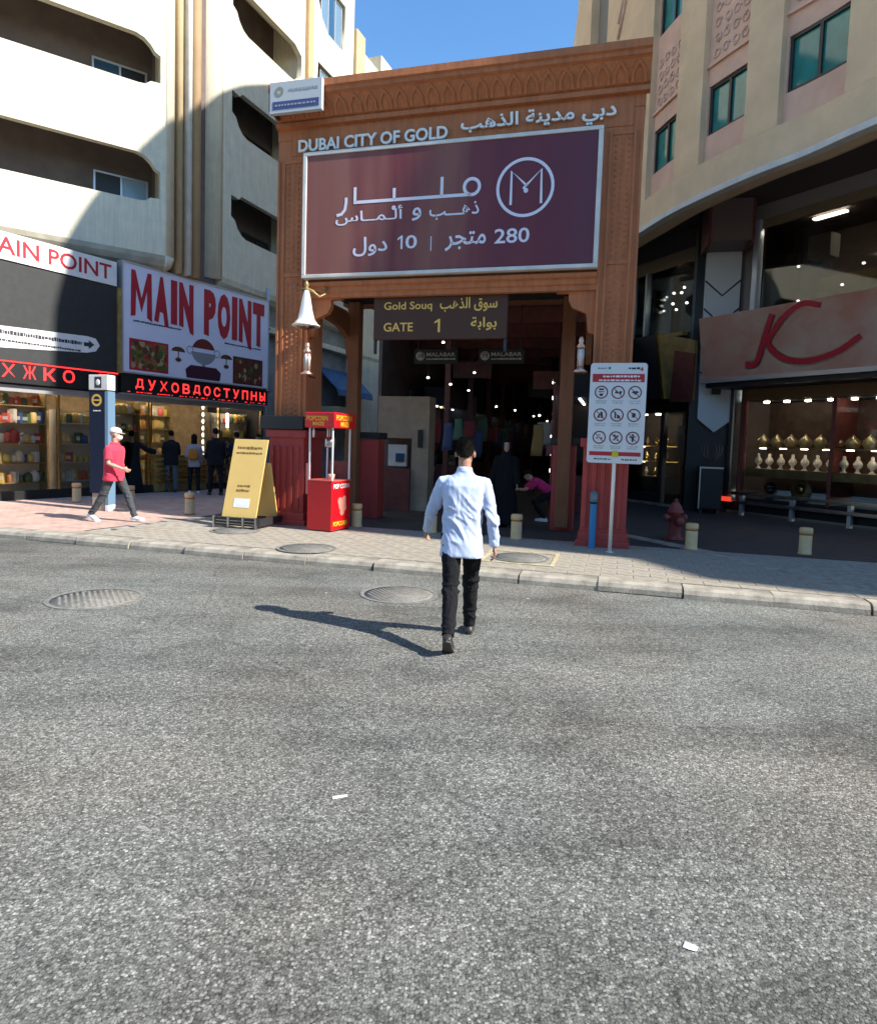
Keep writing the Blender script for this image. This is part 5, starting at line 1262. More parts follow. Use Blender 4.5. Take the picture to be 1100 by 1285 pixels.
shapes = [
 [[(-.035,.03),(.035,.03),(.035,.055),(-.035,.055)], [(-.02,-.055),(.02,-.055),(.03,-.02),(-.03,-.02)], [(-.045,.0),(.045,.0),(.045,.012),(-.045,.012)]],
 [[(-.05,-.01),(-.03,.02),(.0,.012),(.0,-.02)], [(.01,-.02),(.05,-.02),(.055,.015),(.02,.02)]],
 [[(-.05,.0),(-.02,.022),(.04,.02),(.055,.0),(.03,-.012),(-.02,-.012)], [(-.01,-.03),(.02,-.03),(.02,-.012),(-.01,-.012)]],
 [[(-.045,-.045),(-.01,-.045),(.0,.03),(-.03,.0)], [(.01,-.05),(.04,-.04),(.03,.04),(.0,.05)]],
 [[(-.035,-.05),(-.015,-.05),(-.015,.05),(-.035,.05)], [(.0,-.05),(.045,-.05),(.045,-.01),(.0,.01)]],
 [[(-.03,-.02),(.0,-.04),(.03,.0),(.02,.03),(-.02,.04)]],
 [[(-.045,-.02),(-.02,-.02),(-.02,.0),(-.045,.0)], [(.02,-.02),(.045,-.02),(.045,.0),(.02,.0)], [(-.015,.03),(.015,.03),(.015,.04),(-.015,.04)]],
 [[(-.045,-.04),(-.02,-.04),(.045,.03),(.02,.04)], [(-.045,.04),(-.03,.01),(.0,.01),(-.01,.05)], [(.01,-.045),(.045,-.045),(.03,-.01)]],
 [[(-.012,-.055),(.012,-.055),(.018,.01),(-.018,.01)], [(-.045,.0),(.045,.015),(.045,.03),(-.045,.02)], [(-.015,.03),(.015,.03),(.015,.058),(-.015,.058)]]]
for i in range(9):
    cx_, cz_ = -.235 + .24 * (i % 3), 2.40 - .335 * (i // 3)
    b = MB(); ring(b, cx_, cz_, .088, .009, -.0205, 26)
    if i: stroke(b, [(cx_ - .06, cz_ + .06), (cx_ + .06, cz_ - .06)], .005, -.0225)
    b.build('pictogram_ring', M_ringr, rs)
    b = MB(); [b.add([(cx_ + x, -.0215, cz_ + z) for x, z in s_], [tuple(range(len(s_)))]) for s_ in shapes[i]]; b.build('pictogram', M_ink, rs)
    fine_print(rs, cx_ - .08, cx_ + .08, cz_ - .135, .018, -.020, M_capt, i); fine_print(rs, cx_ - .07, cx_ + .07, cz_ - .165, .018, -.020, M_capt, i + 20)

# yellow A-frame board on a black and steel stand
af = G.empty('yellow_sign_board', -3.27, -.86, .12, label='ochre yellow folding sign board with dark print on a black stand', cat='sign')
M_afr = Matrix.Translation((0, -.05, .16)) @ Matrix.Rotation(R(-16), 4, 'X')
b = MB(); b.box(-.33, .33, -.012, .012, 0, 1.42, M_afr); b.build('front_board', M_ochre, af, .004)
M_af2 = Matrix.Translation((.05, .60, .16)) @ Matrix.Rotation(R(15), 4, 'X')
b = MB(); b.box(-.33, .33, -.012, .012, 0, 1.0, M_af2); b.build('rear_board', M_ochre, af, .004)
def afp(x0, x1, z, h, seed, m):
    o = fine_print(af, x0, x1, z, h, 0, m, seed)
    for v in o.data.vertices: v.co = M_afr @ Vector((v.co.x, v.co.y - .0125, v.co.z))
for x0, x1, z, h, sd in ((-.24, .24, 1.24, .05, 1), (-.25, .25, 1.15, .04, 2), (-.12, .12, .56, .045, 3), (-.13, .12, .48, .045, 4)): afp(x0, x1, z, h, sd, mat('brown_print', (.18, .10, .02), .6))
b = MB(); b.box(-.14, .16, -.016, -.0135, .20, .36, M_afr); b.build('white_label', M_white, af); afp(-.10, .06, .27, .05, 7, M_ink)
for q_ in (-.16, .72): MB().box(-.42, .42, q_, q_ + .08, .06, .20).build('stand_tray', M_black, af, .01)
for q_ in (-.42, .36): MB().box(q_, q_ + .06, -.08, .72, .06, .18).build('stand_side', M_dgrey, af)
for x in (-.42, .38, -.14, .14):
    b = MB(); b.box(x, x + (.035), -.185, -.16, 0, .22); b.build('steel_leg', M_steel, af)
b = MB(); b.box(-.38, .38, -.164, -.160, .14, .15); b.box(-.38, .38, -.164, -.160, .09, .10); b.build('steel_rail', M_steel, af)

# popcorn cart
cu_ = Vector((-.45, .19)).normalized(); ang = math.atan2(-cu_.y, -cu_.x)
pcart = empty('popcorn_cart', (-1.78 + cu_.x * .245, 10.90 + cu_.y * .245, .12), ang, 'glossy red popcorn cart with white posts and a red lettered canopy', 'cart')
hw, D_ = .245, .60
def cp(name, x0, x1, y0, y1, z0, z1, m, bev=.006): b = MB(); b.box(x0, x1, y0, y1, z0, z1); return b.build(name, m, pcart, bev)
cp('cabinet', -hw, hw, 0, D_, .03, .86, M_redcart, .012); cp('counter_top', -hw - .01, hw + .01, -.01, D_ + .01, .86, .885, mat('pink_counter_sheet', (.60, .10, .08), .35))  # counter top a paler pink than the red cabinet
for x in (-hw + .01, hw - .03):
    for y in (.01, D_ - .04): cp('post', x, x + .024, y, y + .024, .885, 1.76, M_white, 0)
cp('canopy', -hw - .04, hw + .06, -.05, D_ + .04, 1.76, 2.02, M_redcart, .015)
cp('plinth', -hw + .02, hw - .02, .02, D_ - .02, 0, .03, M_black, 0)
def side_text(body, y0, y1, z0, z1, m, bold=.02, x=hw + .002):
    t = text(body, y0, y1, z0, z1, 0, m, pcart, depth=0, bold=bold)
    for v in t.data.vertices: v.co = Vector((x, v.co.x, v.co.z))
M_ylw = mat('yellow_lettering', (.85, .50, .02), .5)
text('POPCORN', -.24, .17, 1.88, 1.96, -.053, M_ylw, pcart, depth=0, bold=.012); text('MAIZE', -.12, .10, 1.80, 1.86, -.053, M_ylw, pcart, depth=0, bold=.012)
side_text('POPCORN', .0, .50, 1.89, 1.98, M_ylw, .018, hw + .062); side_text('MAIZE', .14, .40, 1.79, 1.87, M_ylw, .018, hw + .062)
side_text('POP CORN', .05, .55, .74, .82, M_white, .03); side_text('POPCORN', .06, .50, .10, .18, M_ylw, .03)
b = MB()
for k, (y, z, r) in enumerate(((.34, .46, .12), (.26, .52, .07), (.40, .55, .06), (.33, .34, .07), (.42, .40, .05))):
    pts = [(y + r * math.cos(t) * 1.0, z + r * math.sin(t)) for t in [2 * math.pi * i / 12 for i in range(12)]]; b.add([(hw + .003 + .0008 * k, py, pz) for py, pz in pts], [tuple(range(12))])
b.build('popcorn_picture', mat('pink_cream_print', (.62, .22, .17), .5), pcart)
b = MB(); b.lathe([(.05, .886), (.062, .98), (.05, .982)], .10, .2, 14); b.build('paper_cup', mat('pinkish_cup', (.60, .34, .26), .6), pcart)
b = MB(); b.lathe([(.0, 1.60), (.09, 1.61), (.10, 1.45), (.08, 1.43), (.0, 1.43)], 0, .3, 16); b.box(-.01, .01, .29, .31, 1.6, 1.76); b.build('kettle', M_steel, pcart)
b = MB(); b.lathe([(.015, 1.60), (.02, 1.70), (.012, 1.76)], -.15, .02, 8); b.build('hanging_hook', M_white, pcart)
cp('rear_board', -hw + .03, hw - .02, D_ - .03, D_ - .015, .885, 1.2, M_woodred, 0)
cp('pink_side_flap', -hw - .10, -hw - .02, .10, .12, .62, 1.15, mat('pink_sheet', (.62, .20, .17), .5), 0)
for x in (-hw + .03, hw - .07):
    for y in (.05, D_ - .08): b = MB(); b.lathe([(.03, -.015), (.03, .015)], n=10, M=Matrix.Translation((x + .02, y, .031)) @ Matrix.Rotation(R(90), 4, 'Y')); b.build('castor', M_black, pcart)

# unseen building across the street, added to cut sky light in the shade
ob = empty('unseen_street_building', (0, -19, 0), 0, 'unseen plain cream building on the far side of the street added to cut sky light', 'building')
b = MB(); b.box(-45, 45, -12, 0, 0, 11); b.build('wall', M_cream, ob)
for i in range(18):
    for j in range(2):
        f = MB(); x = -42 + i * 4.9; z = 4.6 + j * 3.2; f.box(x, x + 1.8, .0, .06, z, z + 1.5); w_ = f.build('window', M_winframe, ob); MB().box(x + .07, x + 1.73, .061, .07, z + .07, z + 1.43).build('pane', M_bluewin, w_)
b = MB(); b.box(-45.2, 45.2, 0, 1.6, 3.5, 3.8); b.build('canopy', M_ivory, ob)
# blue totem
tt = empty('information_totem', (-6.78, 13.12, .12), R(-14), 'tall navy blue information totem with white head and a yellow ring emblem', 'totem')
b = MB(); b.box(-.20, .17, -.10, .10, .35, 2.38); b.build('front_panel', M_navy, tt, .008)
b = MB(); b.box(.17, .24, -.10, .10, .12, 2.38); b.build('side_panel', M_skyblue, tt)
b = MB(); b.box(-.20, .24, -.11, .11, 2.40, 2.70); b.build('head', M_ivory, tt, .01)
b = MB(); b.box(-.06, .10, -.112, -.108, 2.44, 2.66); b.build('head_emblem_frame', M_dgrey, tt); b = MB(); b.ell((.02, -.114, 2.55), (.05, .006, .06), n=10, m=6); b.build('head_emblem', M_white, tt)
b = MB(); ring(b, -.02, 2.20, .10, .022, -.103, 24); b.build('ring_emblem', mat('amber_print', (.62, .38, .05), .4), tt); b = MB(); b.box(-.10, .06, -.104, -.101, 2.185, 2.215); b.build('ring_bar', mat('amber_print_bar', (.62, .38, .05), .4), tt)
fine_print(tt, -.10, .08, 1.98, .03, -.101, M_white, 3)
b = MB(); b.box(-.16, .14, -.08, .08, 0, .35); b.build('foot', mat('beige_totem_foot', (.34, .29, .22), .7), tt, .01)
b = MB(); b.box(.17, .24, -.10, .10, 0, .12); b.build('foot_trim', M_white, tt)
# ------------------------------------------------------------------ people
def remesh(mb, voxel, m, name, parent, smooth=4, disp=None):
    me = mb.mesh('t'); t = bpy.data.objects.new('t', me); C.objects.link(t)
    r = t.modifiers.new('r', 'REMESH'); r.mode = 'VOXEL'; r.voxel_size = voxel; r.use_smooth_shade = True
    s_ = t.modifiers.new('s', 'SMOOTH'); s_.iterations = smooth; s_.factor = .5
    bpy.context.view_layer.update()
    out = bpy.data.meshes.new_from_object(t.evaluated_get(bpy.context.evaluated_depsgraph_get()))
    bpy.data.objects.remove(t); bpy.data.meshes.remove(me)
    if disp:
        ns = [v.normal.copy() for v in out.vertices]
        for v, n in zip(out.vertices, ns): v.co += n * disp(v.co)
    out.name = name; out.materials.clear(); out.materials.append(m)
    out.polygons.foreach_set('use_smooth', [True] * len(out.polygons))
    o = bpy.data.objects.new(name, out); C.objects.link(o); o.parent = parent
    return o
def ering(c, rx, ry, M, n=22, e=2.4):
    out = []
    for i in range(n):
        a = 2 * math.pi * i / n; ca, sa = math.cos(a), math.sin(a)
        out.append(Vector(c) + M @ Vector((rx * math.copysign(abs(ca) ** (2 / e), ca), ry * math.copysign(abs(sa) ** (2 / e), sa), 0)))
    return out
def folds(A, f=(5, 5, 9), sk=.6, zc=None, seed=0.0):
    def fn(p):
        q = Vector((p.x * f[0] + p.z * sk * f[0] + seed, p.y * f[1], p.z * f[2] * .5 + seed * 2))
        a = 1 - abs(noise.noise(q)) * 2.2
        b = 1 - abs(noise.noise(q * 2.3 + Vector((3, 1, 7)))) * 2.2
        w = 1.0
        if zc: w = .45 + sum(math.exp(-((p.z - z) / s_) ** 2) for z, s_ in zc)
        return A * w * (max(0, a) ** 2 * .8 + max(0, b) ** 2 * .35 - .35)
    return fn
def person(loc, heading, label, group=None, H=1.75, lean=2, legs=((-14, 22, 2, 20), (20, 8, 2, -6)), arms=((-12, 14, 18, 6), (12, 14, 22, 4)), turn=0, tilt=0, drop=.0,
           shirt=None, sleeve='long', shirt_len=.16, fit=1.0, trousers=None, shoe=None, skin=None, hair=None, face=False, vox=.013, gown=None, scarf=None, hairlen=0, name='person', seat=None, hemw=1.0, strands=0):
    k = H / 1.76; skin = skin or M_skin
    zp = .925 * k
    lean_ = R(lean); T = Matrix.Rotation(-lean_, 3, 'X')
    # leg chains relative to pelvis, then drop so that the lower foot touches
    def legpts(side, hf, kf, ab, fp):
        a, b = R(hf), R(hf - kf)
        h = Vector((side * .088 * k, 0, 0)); kn = h + Vector((side * math.sin(R(ab)), math.sin(a), -math.cos(a))).normalized() * .435 * k
        an = kn + Vector((side * math.sin(R(ab)) * .6, math.sin(b), -math.cos(b))).normalized() * .415 * k
        return h, kn, an, R(fp)
    L = [legpts(-1, *legs[0]), legpts(1, *legs[1])]
    def lowest(l):
        an, fp = l[2], l[3]; pts = [(-.06, -.085), (.17, -.085)]
        return min(an.z + k * (z * math.cos(fp) - y * math.sin(fp)) for y, z in pts)
    zp = -min(lowest(l) for l in L)
    if seat: zp = seat
    P = Vector((0, 0, zp))
    L = [(P + a, P + b, P + c, f) for a, b, c, f in L]
    tp = lambda x, y, h: P + T @ (Vector((x, y, h)) * k)
    TM = T
    # ---- body, one continuous skin
    root_me = MB(); b = root_me
    b.loft([ering(tp(0, y, h), rx * k, ry * k, T) for h, rx, ry, y in ((-.12, .10, .07, 0), (-.06, .145, .10, -.005), (.02, .15, .105, -.01), (.12, .132, .092, 0), (.2, .128, .088, .005), (.32, .145, .10, .005), (.42, .145, .092, 0), (.475, .11, .062, -.01), (.52, .06, .052, -.012), (.56, .052, .052, -.008))])
    hc = tp(0, .014, .625) + Vector((0, .0, .072 * k))
    Hm = Matrix.Rotation(R(turn), 3, 'Z') @ Matrix.Rotation(R(-tilt) - lean_ * .35, 3, 'X')
    hp = lambda x, y, z: hc + Hm @ (Vector((x, y, z)) * k)
    b.tube([tp(0, -.01, .50), tp(0, -.004, .56), hp(0, -.018, -.06), hp(0, -.01, -.02)], [.062 * k, .054 * k, .054 * k, .05 * k], 14)
    M4 = Hm.to_4x4()
    b.ell(hp(0, -.012, .032), (.074 * k, .094 * k, .088 * k), M4, 20, 14); b.ell(hp(0, .022, -.045), (.056 * k, .066 * k, .070 * k), M4, 18, 12); b.ell(hp(0, .055, -.088), (.030 * k, .030 * k, .026 * k), M4, 12, 8)
    b.tube([hp(0, .082, .022), hp(0, .103, -.005), hp(0, .108, -.022)], [.009 * k, .012 * k, .015 * k], 8)
    for s_ in (-1, 1): b.ell(hp(s_ * .078, -.008, -.008), (.012 * k, .022 * k, .033 * k), M4, 10, 8)
    A = []
    for (fl, ab, ef, ab2), s_ in zip(arms, (-1, 1)):
        S_ = tp(s_ * .172, -.005, .455)
        d1 = Vector((s_ * math.sin(R(ab)), math.sin(R(fl)) * math.cos(R(ab)), -math.cos(R(fl)) * math.cos(R(ab)))).normalized()
        E_ = S_ + d1 * .285 * k
        d2 = Vector((s_ * math.sin(R(ab2)), math.sin(R(fl + ef)) * math.cos(R(ab2)), -math.cos(R(fl + ef)) * math.cos(R(ab2)))).normalized()
        W_ = E_ + d2 * .25 * k
        A.append((S_, E_, W_, d2, s_))
        b.tube([tp(s_ * .09, -.005, .44), S_ + Vector((-s_ * .006, 0, -.02)), S_.lerp(E_, .35), E_, E_.lerp(W_, .3), W_], [.034 * k, .036 * k, .043 * k, .036 * k, .038 * k, .025 * k], 12)
        # hand: palm and five bent fingers
        inw = Vector((-s_, 0, 0)); inw = (inw - d2 * inw.dot(d2)).normalized(); fw = d2.cross(inw)
        if fw.y < 0 and abs(d2.y) < .9: fw = -fw
        if fw.length < .1: fw = Vector((0, 1, 0))
        pc_ = [W_ + d2 * (t * k) for t in (-.01, .02, .055, .088)]; wd = (.022, .034, .041, .039)
        b.loft([[p + (fw * math.cos(2 * math.pi * i / 12) * w * k + inw * math.sin(2 * math.pi * i / 12) * .0145 * k) for i in range(12)] for p, w in zip(pc_, wd)])
        for fi, ln in enumerate((.072, .080, .074, .058)):
            o_ = W_ + d2 * .078 * k + fw * (.030 - .020 * fi) * k
            c1, c2, c3 = R(14 + 5 * fi), R(38 + 6 * fi), R(62 + 6 * fi)
            p1 = o_ + (d2 * math.cos(c1) + inw * math.sin(c1)) * ln * .45 * k; p2 = p1 + (d2 * math.cos(c2) + inw * math.sin(c2)) * ln * .32 * k; p3 = p2 + (d2 * math.cos(c3) + inw * math.sin(c3)) * ln * .25 * k
            b.tube([o_, p1, p2, p3], [.0096 * k, .0088 * k, .0080 * k, .0066 * k], 8)
        t0 = W_ + d2 * .02 * k + fw * .026 * k; t1 = t0 + (d2 * .75 + fw * .55 + inw * .3).normalized() * .038 * k; t2 = t1 + (d2 * .9 + fw * .2 + inw * .4).normalized() * .028 * k
        b.tube([t0, t1, t2], [.013 * k, .0105 * k, .008 * k], 8)
    for h_, kn, an, fp in L:
        b.tube([h_ + Vector((0, 0, .03 * k)), h_.lerp(kn, .3), kn, kn.lerp(an, .3), an], [.078 * k, .070 * k, .048 * k, .048 * k, .032 * k], 12)
        F = Matrix.Rotation(-fp, 3, 'X'); q = lambda y, z: an + F @ (Vector((0, y, z)) * k)
        b.tube([q(-.02, -.02), q(.0, -.045), q(.08, -.062), q(.14, -.07)], [.03 * k, .032 * k, .028 * k, .018 * k], 10)
    hv = min(vox, .0085) if vox < .012 else .0095
    body = remesh(b, hv, skin, name, None, 2)
    body.location = loc; body.rotation_euler.z = R(-heading)
    tag(body, label, 'person', group)
    # ---- head details
    if hair:
        hb = MB(); rings = []
        n, m = 26, 16
        for i in range(m + 1):
            t = max(-1.5, min(1.5, -math.pi / 2 + math.pi * i / m)); ring_ = []
            for j in range(n):
                a = 2 * math.pi * j / n; u = Vector((math.cos(t) * math.cos(a), math.cos(t) * math.sin(a), math.sin(t)))
                zl = .05 if u.y > .45 else (.05 - (.45 - u.y) / 1.45 * (.125 + hairlen))
                p = Vector((u.x * .082, u.y * .103 - .012, u.z * (.094 if u.z > 0 else .098) + .033)); s_ = 1.0 + .03 * noise.noise(u * 7)
                if hairlen == 0: s_ += .05 * max(0, u.z - .3) + .05 * noise.noise(u * 16) * max(0, u.z) + (-.05 if abs(u.z) < .35 else 0)
                if hairlen: s_ += .08
                if p.z < zl: s_ = .84
                p = Vector((p.x * s_, (p.y + .012) * s_ - .012, (p.z - .033) * s_ + .033)); ring_.append(hp(*p))
            rings.append(ring_)
        hb.loft(rings)
        if strands:
            rs = random.Random(9)
            for _ in range(strands):
                a = rs.uniform(0, 2 * math.pi); t = math.asin(rs.uniform(-.25, 1)); u = Vector((math.cos(t) * math.cos(a), math.cos(t) * math.sin(a), math.sin(t)))
                zl = .05 if u.y > .45 else (.05 - (.45 - u.y) / 1.45 * .135)
                q = Vector((u.x * .083, u.y * .104 - .012, u.z * .100 + .033))
                if q.z < zl: continue
                ln = (.006 + .012 * max(0, u.z)) * rs.uniform(.6, 1.3); d = (u + Vector((rs.uniform(-.5, .5), rs.uniform(-.7, .3), rs.uniform(-.2, .5)))).normalized(); w = u.cross(d + Vector((.01, 0, .02))).normalized() * .0016
                q = q * (1 + .03 * max(0, u.z)); e = q + d * ln
                hb.add([hp(*(q - w)), hp(*(q + w)), hp(*e)], [(0, 1, 2)])
        if hairlen: hb.loft([ering(hp(0, -.045, z), rx * k, ry * k, Hm) for z, rx, ry in ((.06, .07, .06), (-.02, .082, .062), (-.12, .085, .05), (-.24, .075, .04), (-.28, .05, .025))])
        hb.build('hair', hair, body)
    if face:
        for s_ in (-1, 1):
            e_ = MB(); e_.ell(hp(s_ * .031, .076, .016), (.012 * k, .009 * k, .008 * k), M4, 10, 6); e_.build('eye', M_white, body)
            e_ = MB(); e_.ell(hp(s_ * .031, .084, .016), (.005 * k, .004 * k, .005 * k), M4, 8, 6); e_.build('iris', M_black, body)
            e_ = MB(); e_.tube([hp(s_ * .015, .083, .036), hp(s_ * .032, .084, .041), hp(s_ * .048, .074, .036)], .004 * k, 5); e_.build('eyebrow', M_hair, body)
        e_ = MB(); e_.ell(hp(0, .083, -.052), (.022 * k, .008 * k, .007 * k), M4, 10, 6); e_.build('mouth', mat('lips', (.30, .10, .08), .5), body)
    # ---- clothes
    if trousers:
        c = MB()
        c.loft([ering(tp(0, y, h), rx * k * fit, ry * k * fit, T) for h, rx, ry, y in ((-.11, .115, .085, 0), (-.06, .155, .108, -.008), (.0, .148, .102, -.006), (.04, .12, .08, 0))])
        for h_, kn, an, fp in L:
            d = (an - kn).normalized()
            c.tube([h_ + Vector((0, -.005, .02 * k)), h_.lerp(kn, .25), h_.lerp(kn, .6), kn, kn.lerp(an, .3), kn.lerp(an, .7), an + d * .015 * k], [.094 * k, .092 * k, .078 * k, .066 * k, .066 * k, .056 * k, .052 * k], 14)
        zk = [(L[0][1].z, .07), (L[1][1].z, .07), (L[0][2].z + .05, .06), (L[1][2].z + .05, .06)]
        remesh(c, vox, trousers, 'trousers', body, 3, folds(.010, (6, 6, 26), .3, zk, 2.0))
    if shirt:
        c = MB(); w = fit; sl = shirt_len
        prof = [(-sl, .178 * hemw, .135), (-sl + .02, .180 * hemw, .136), (-.04, .174, .130), (.08, .162, .120), (.2, .160, .118), (.32, .172, .124), (.42, .186, .118), (.465, .172, .096), (.495, .128, .080), (.52, .088, .072), (.545, .066, .066), (.56, .064, .064)]
        c.loft([ering(tp(0, -.006, h), rx * k * w, ry * k * w, T, 26, 2.6) for h, rx, ry in prof])
        for S_, E_, W_, d2, s_ in A:
            a0 = tp(s_ * .085, -.008, .455)
            c.ell(S_ + Vector((-s_ * .006, 0, -.014)), (.063 * k, .062 * k, .056 * k))
            if sleeve == 'long': c.tube([a0, S_ + Vector((0, 0, -.010)), S_.lerp(E_, .4), E_, E_.lerp(W_, .35), E_.lerp(W_, .8), W_ + d2 * -.012], [.060 * k, .062 * k, .060 * k, .053 * k, .052 * k, .042 * k, .038 * k], 14)
            elif sleeve == 'short': c.tube([a0, S_ + Vector((0, 0, -.010)), S_.lerp(E_, .5), S_.lerp(E_, .78)], [.060 * k, .063 * k, .066 * k, .066 * k], 14)
        zc = [(tp(0, 0, .08).z, .12), (A[0][1].z, .10)]
        remesh(c, vox, shirt, 'shirt', body, 2, folds(.012 if strands else .011, (7, 7, 7), .8, zc, 5.0))
    if gown:
        c = MB()
        low = .05
        rs_ = []
        for t, rx, ry in ((0, .30, .26), (.15, .28, .24), (.4, .24, .20), (.62, .20, .16), (.8, .185, .14), (.92, .20, .13), (1.0, .15, .09)):
            top = tp(0, 0, .49); rs_.append(ering(Vector((0, 0, low)).lerp(top, t), rx * k, ry * k, Matrix(), 24, 2.2))
        c.loft(rs_)
        for S_, E_, W_, d2, s_ in A: c.tube([tp(s_ * .08, 0, .45), S_, E_, E_.lerp(W_, .5), W_], [.07 * k, .078 * k, .072 * k, .07 * k, .075 * k], 12)
        remesh(c, vox, gown, 'gown', body, 3, folds(.016, (9, 9, 3), .2, None, 1.0))
    if scarf:
        c = MB(); c.ell(hp(0, -.022, .028), (.093 * k, .110 * k, .108 * k), M4, 20, 12)
        c.loft([ering(hp(0, -.03, z), rx * k, ry * k, Hm) for z, rx, ry in ((-.02, .09, .09), (-.10, .085, .085), (-.18, .12, .10), (-.26, .17, .11))])
        o = remesh(c, vox, scarf, 'headscarf', body, 2)
        # open the face: flatten what covers it
        inv = Hm.inverted()
        for v in o.data.vertices:
            q = inv @ (v.co - hc) / k
            if q.y > .05 and abs(q.x) < .052 and -.09 < q.z < .07: v.co = hc + Hm @ (Vector((q.x, q.y - .045, q.z)) * k)
    if shoe:
        for h_, kn, an, fp in L:
            F = Matrix.Rotation(-fp, 3, 'X'); q = lambda x, y, z: an + F @ (Vector((x, y, z)) * k)
            s_ = MB(); rings = []
            for y, w, h, zb in ((-.072, .020, .035, 0), (-.062, .034, .055, 0), (-.03, .040, .085, 0), (.02, .040, .092, 0), (.06, .043, .070, 0), (.11, .049, .055, 0), (.16, .046, .045, 0), (.19, .034, .035, .004), (.203, .015, .022, .008)):
                rings.append([q(w * math.cos(t), y, -.085 + zb + h * .5 + h * .5 * math.sin(t)) for t in [2 * math.pi * i / 14 for i in range(14)]])
            s_.loft(rings); so = s_.build('shoe', shoe, body)
            u = MB(); outl_ = [(-.075, .0), (-.06, .03), (-.0, .036), (.06, .036), (.12, .048), (.17, .044), (.205, .012), (.205, -.012), (.17, -.044), (.12, -.048), (.06, -.036), (.0, -.036), (-.06, -.03)]
            u.add([q(x, y, -.094) for y, x in outl_] + [q(x, y, -.074) for y, x in outl_], [tuple(range(13)), tuple(range(25, 12, -1))] + [(i, i + 13, (i + 1) % 13 + 13, (i + 1) % 13) for i in range(13)])
            u.build('sole', M_sole if shoe != M_wshoe else M_wshoe, so)
    return body, hp, tp, A, k, Hm, L

M_shirt = fabric_mat('light_blue_cotton', (.50, .58, .76), 5, .35)
M_jeans_b = fabric_mat('black_denim', (.009, .009, .011), 9, .6)
M_jeans_g = fabric_mat('charcoal_denim', (.06, .065, .07), 9, .6)
M_tee = fabric_mat('coral_pink_jersey', (.72, .045, .085), 6, .5)
M_abaya = fabric_mat('black_gown_cloth', (.010, .010, .012), 6, .5)
M_blkcloth = fabric_mat('black_cloth', (.014, .014, .016), 6, .5)
M_magenta = fabric_mat('magenta_jersey', (.60, .03, .16), 6, .5)
M_greyjean = fabric_mat('grey_blue_denim', (.10, .11, .14), 9, .5)
M_navycloth = fabric_mat('navy_cloth', (.02, .025, .045), 6, .5)
M_palec = fabric_mat('pale_cloth', (.38, .34, .36), 6, .4)

# the man walking towards the gate
man, hp, tp, A, k, Hm, L = person((.215, 5.52, .0), 6, 'man in a light blue shirt and black trousers walking away towards the gate', H=1.78, lean=3,
    legs=((-20, 20, -2.5, 38), (21, 8, -1.5, -4)), arms=((12, 21, 30, 12), (-10, 14, 16, 7)), turn=-6, tilt=-2,
    shirt=M_shirt, shirt_len=.175, trousers=M_jeans_b, shoe=M_shoe, hair=M_hair, vox=.0085, fit=1.0, hemw=1.02, strands=5000)
# collar, yoke seam, centre pleat and cuffs of the shirt
c = MB(); 
rings = [ering(tp(0, -.006 + dy, h), r * k, r * k * 1.02, Matrix.Rotation(R(-8), 3, 'X'), 24, 2) for h, r, dy in ((.535, .070, 0), (.555, .066, .0), (.575, .062, .0), (.577, .057, 0), (.555, .058, 0))]
c.loft(rings, cap=False); c.build('collar', M_shirt, man)
for S_, E_, W_, d2, s_ in A:
    c = MB(); c.tube([W_ - d2 * .055, W_ - d2 * .05, W_ + d2 * .005, W_ + d2 * .012], [.038, .0425, .041, .034], 16); c.build('cuff', M_shirt, man)
# the man in the pink shirt walking along the pavement on the left
man2, hp, tp, A, k, Hm, L = person((-5.72, 11.50, .12), 100, 'man in a pink T-shirt, white cap and white face mask walking along the left pavement', H=1.70, lean=2,
    legs=((26, 6, 2, -2), (-20, 14, 2, 20)), arms=((-10, 12, 15, 8), (8, 10, 62, -14)), turn=38, tilt=6,
    shirt=M_tee, sleeve='short', shirt_len=.14, fit=1.12, trousers=M_jeans_g, shoe=M_wshoe, skin=M_skin2, vox=.011, face=False)
M4 = Hm.to_4x4()
c = MB(); rings = []
for z, r in ((.035, 1.0), (.06, 1.02), (.09, .95), (.115, .78), (.132, .45), (.137, .05)): rings.append([hp(.086 * r * math.cos(t), -.010 + .104 * r * math.sin(t), z) for t in [2 * math.pi * i / 22 for i in range(22)]])
c.loft(rings); c.build('cap', M_white, man2)
c = MB(); c.loft([[hp(.070 * math.cos(t), .075 + .075 * w * max(.0, math.sin(t)) , z) for t in [math.pi * i / 10 for i in range(11)]] + [hp(-.05, .07, z), hp(.05, .07, z)] for w, z in ((1, .038), (1.02, .045))]); c.build('cap_peak', M_white, man2)
c = MB(); c.ell(hp(0, .055, -.040), (.062, .060, .050), M4, 16, 10); c.build('face_mask', M_white, man2)
for s_ in (-1, 1): c = MB(); c.ell(hp(s_ * .032, .082, .012), (.026, .012, .018), M4, 12, 8); c.build('sunglass_lens', M_black, man2)

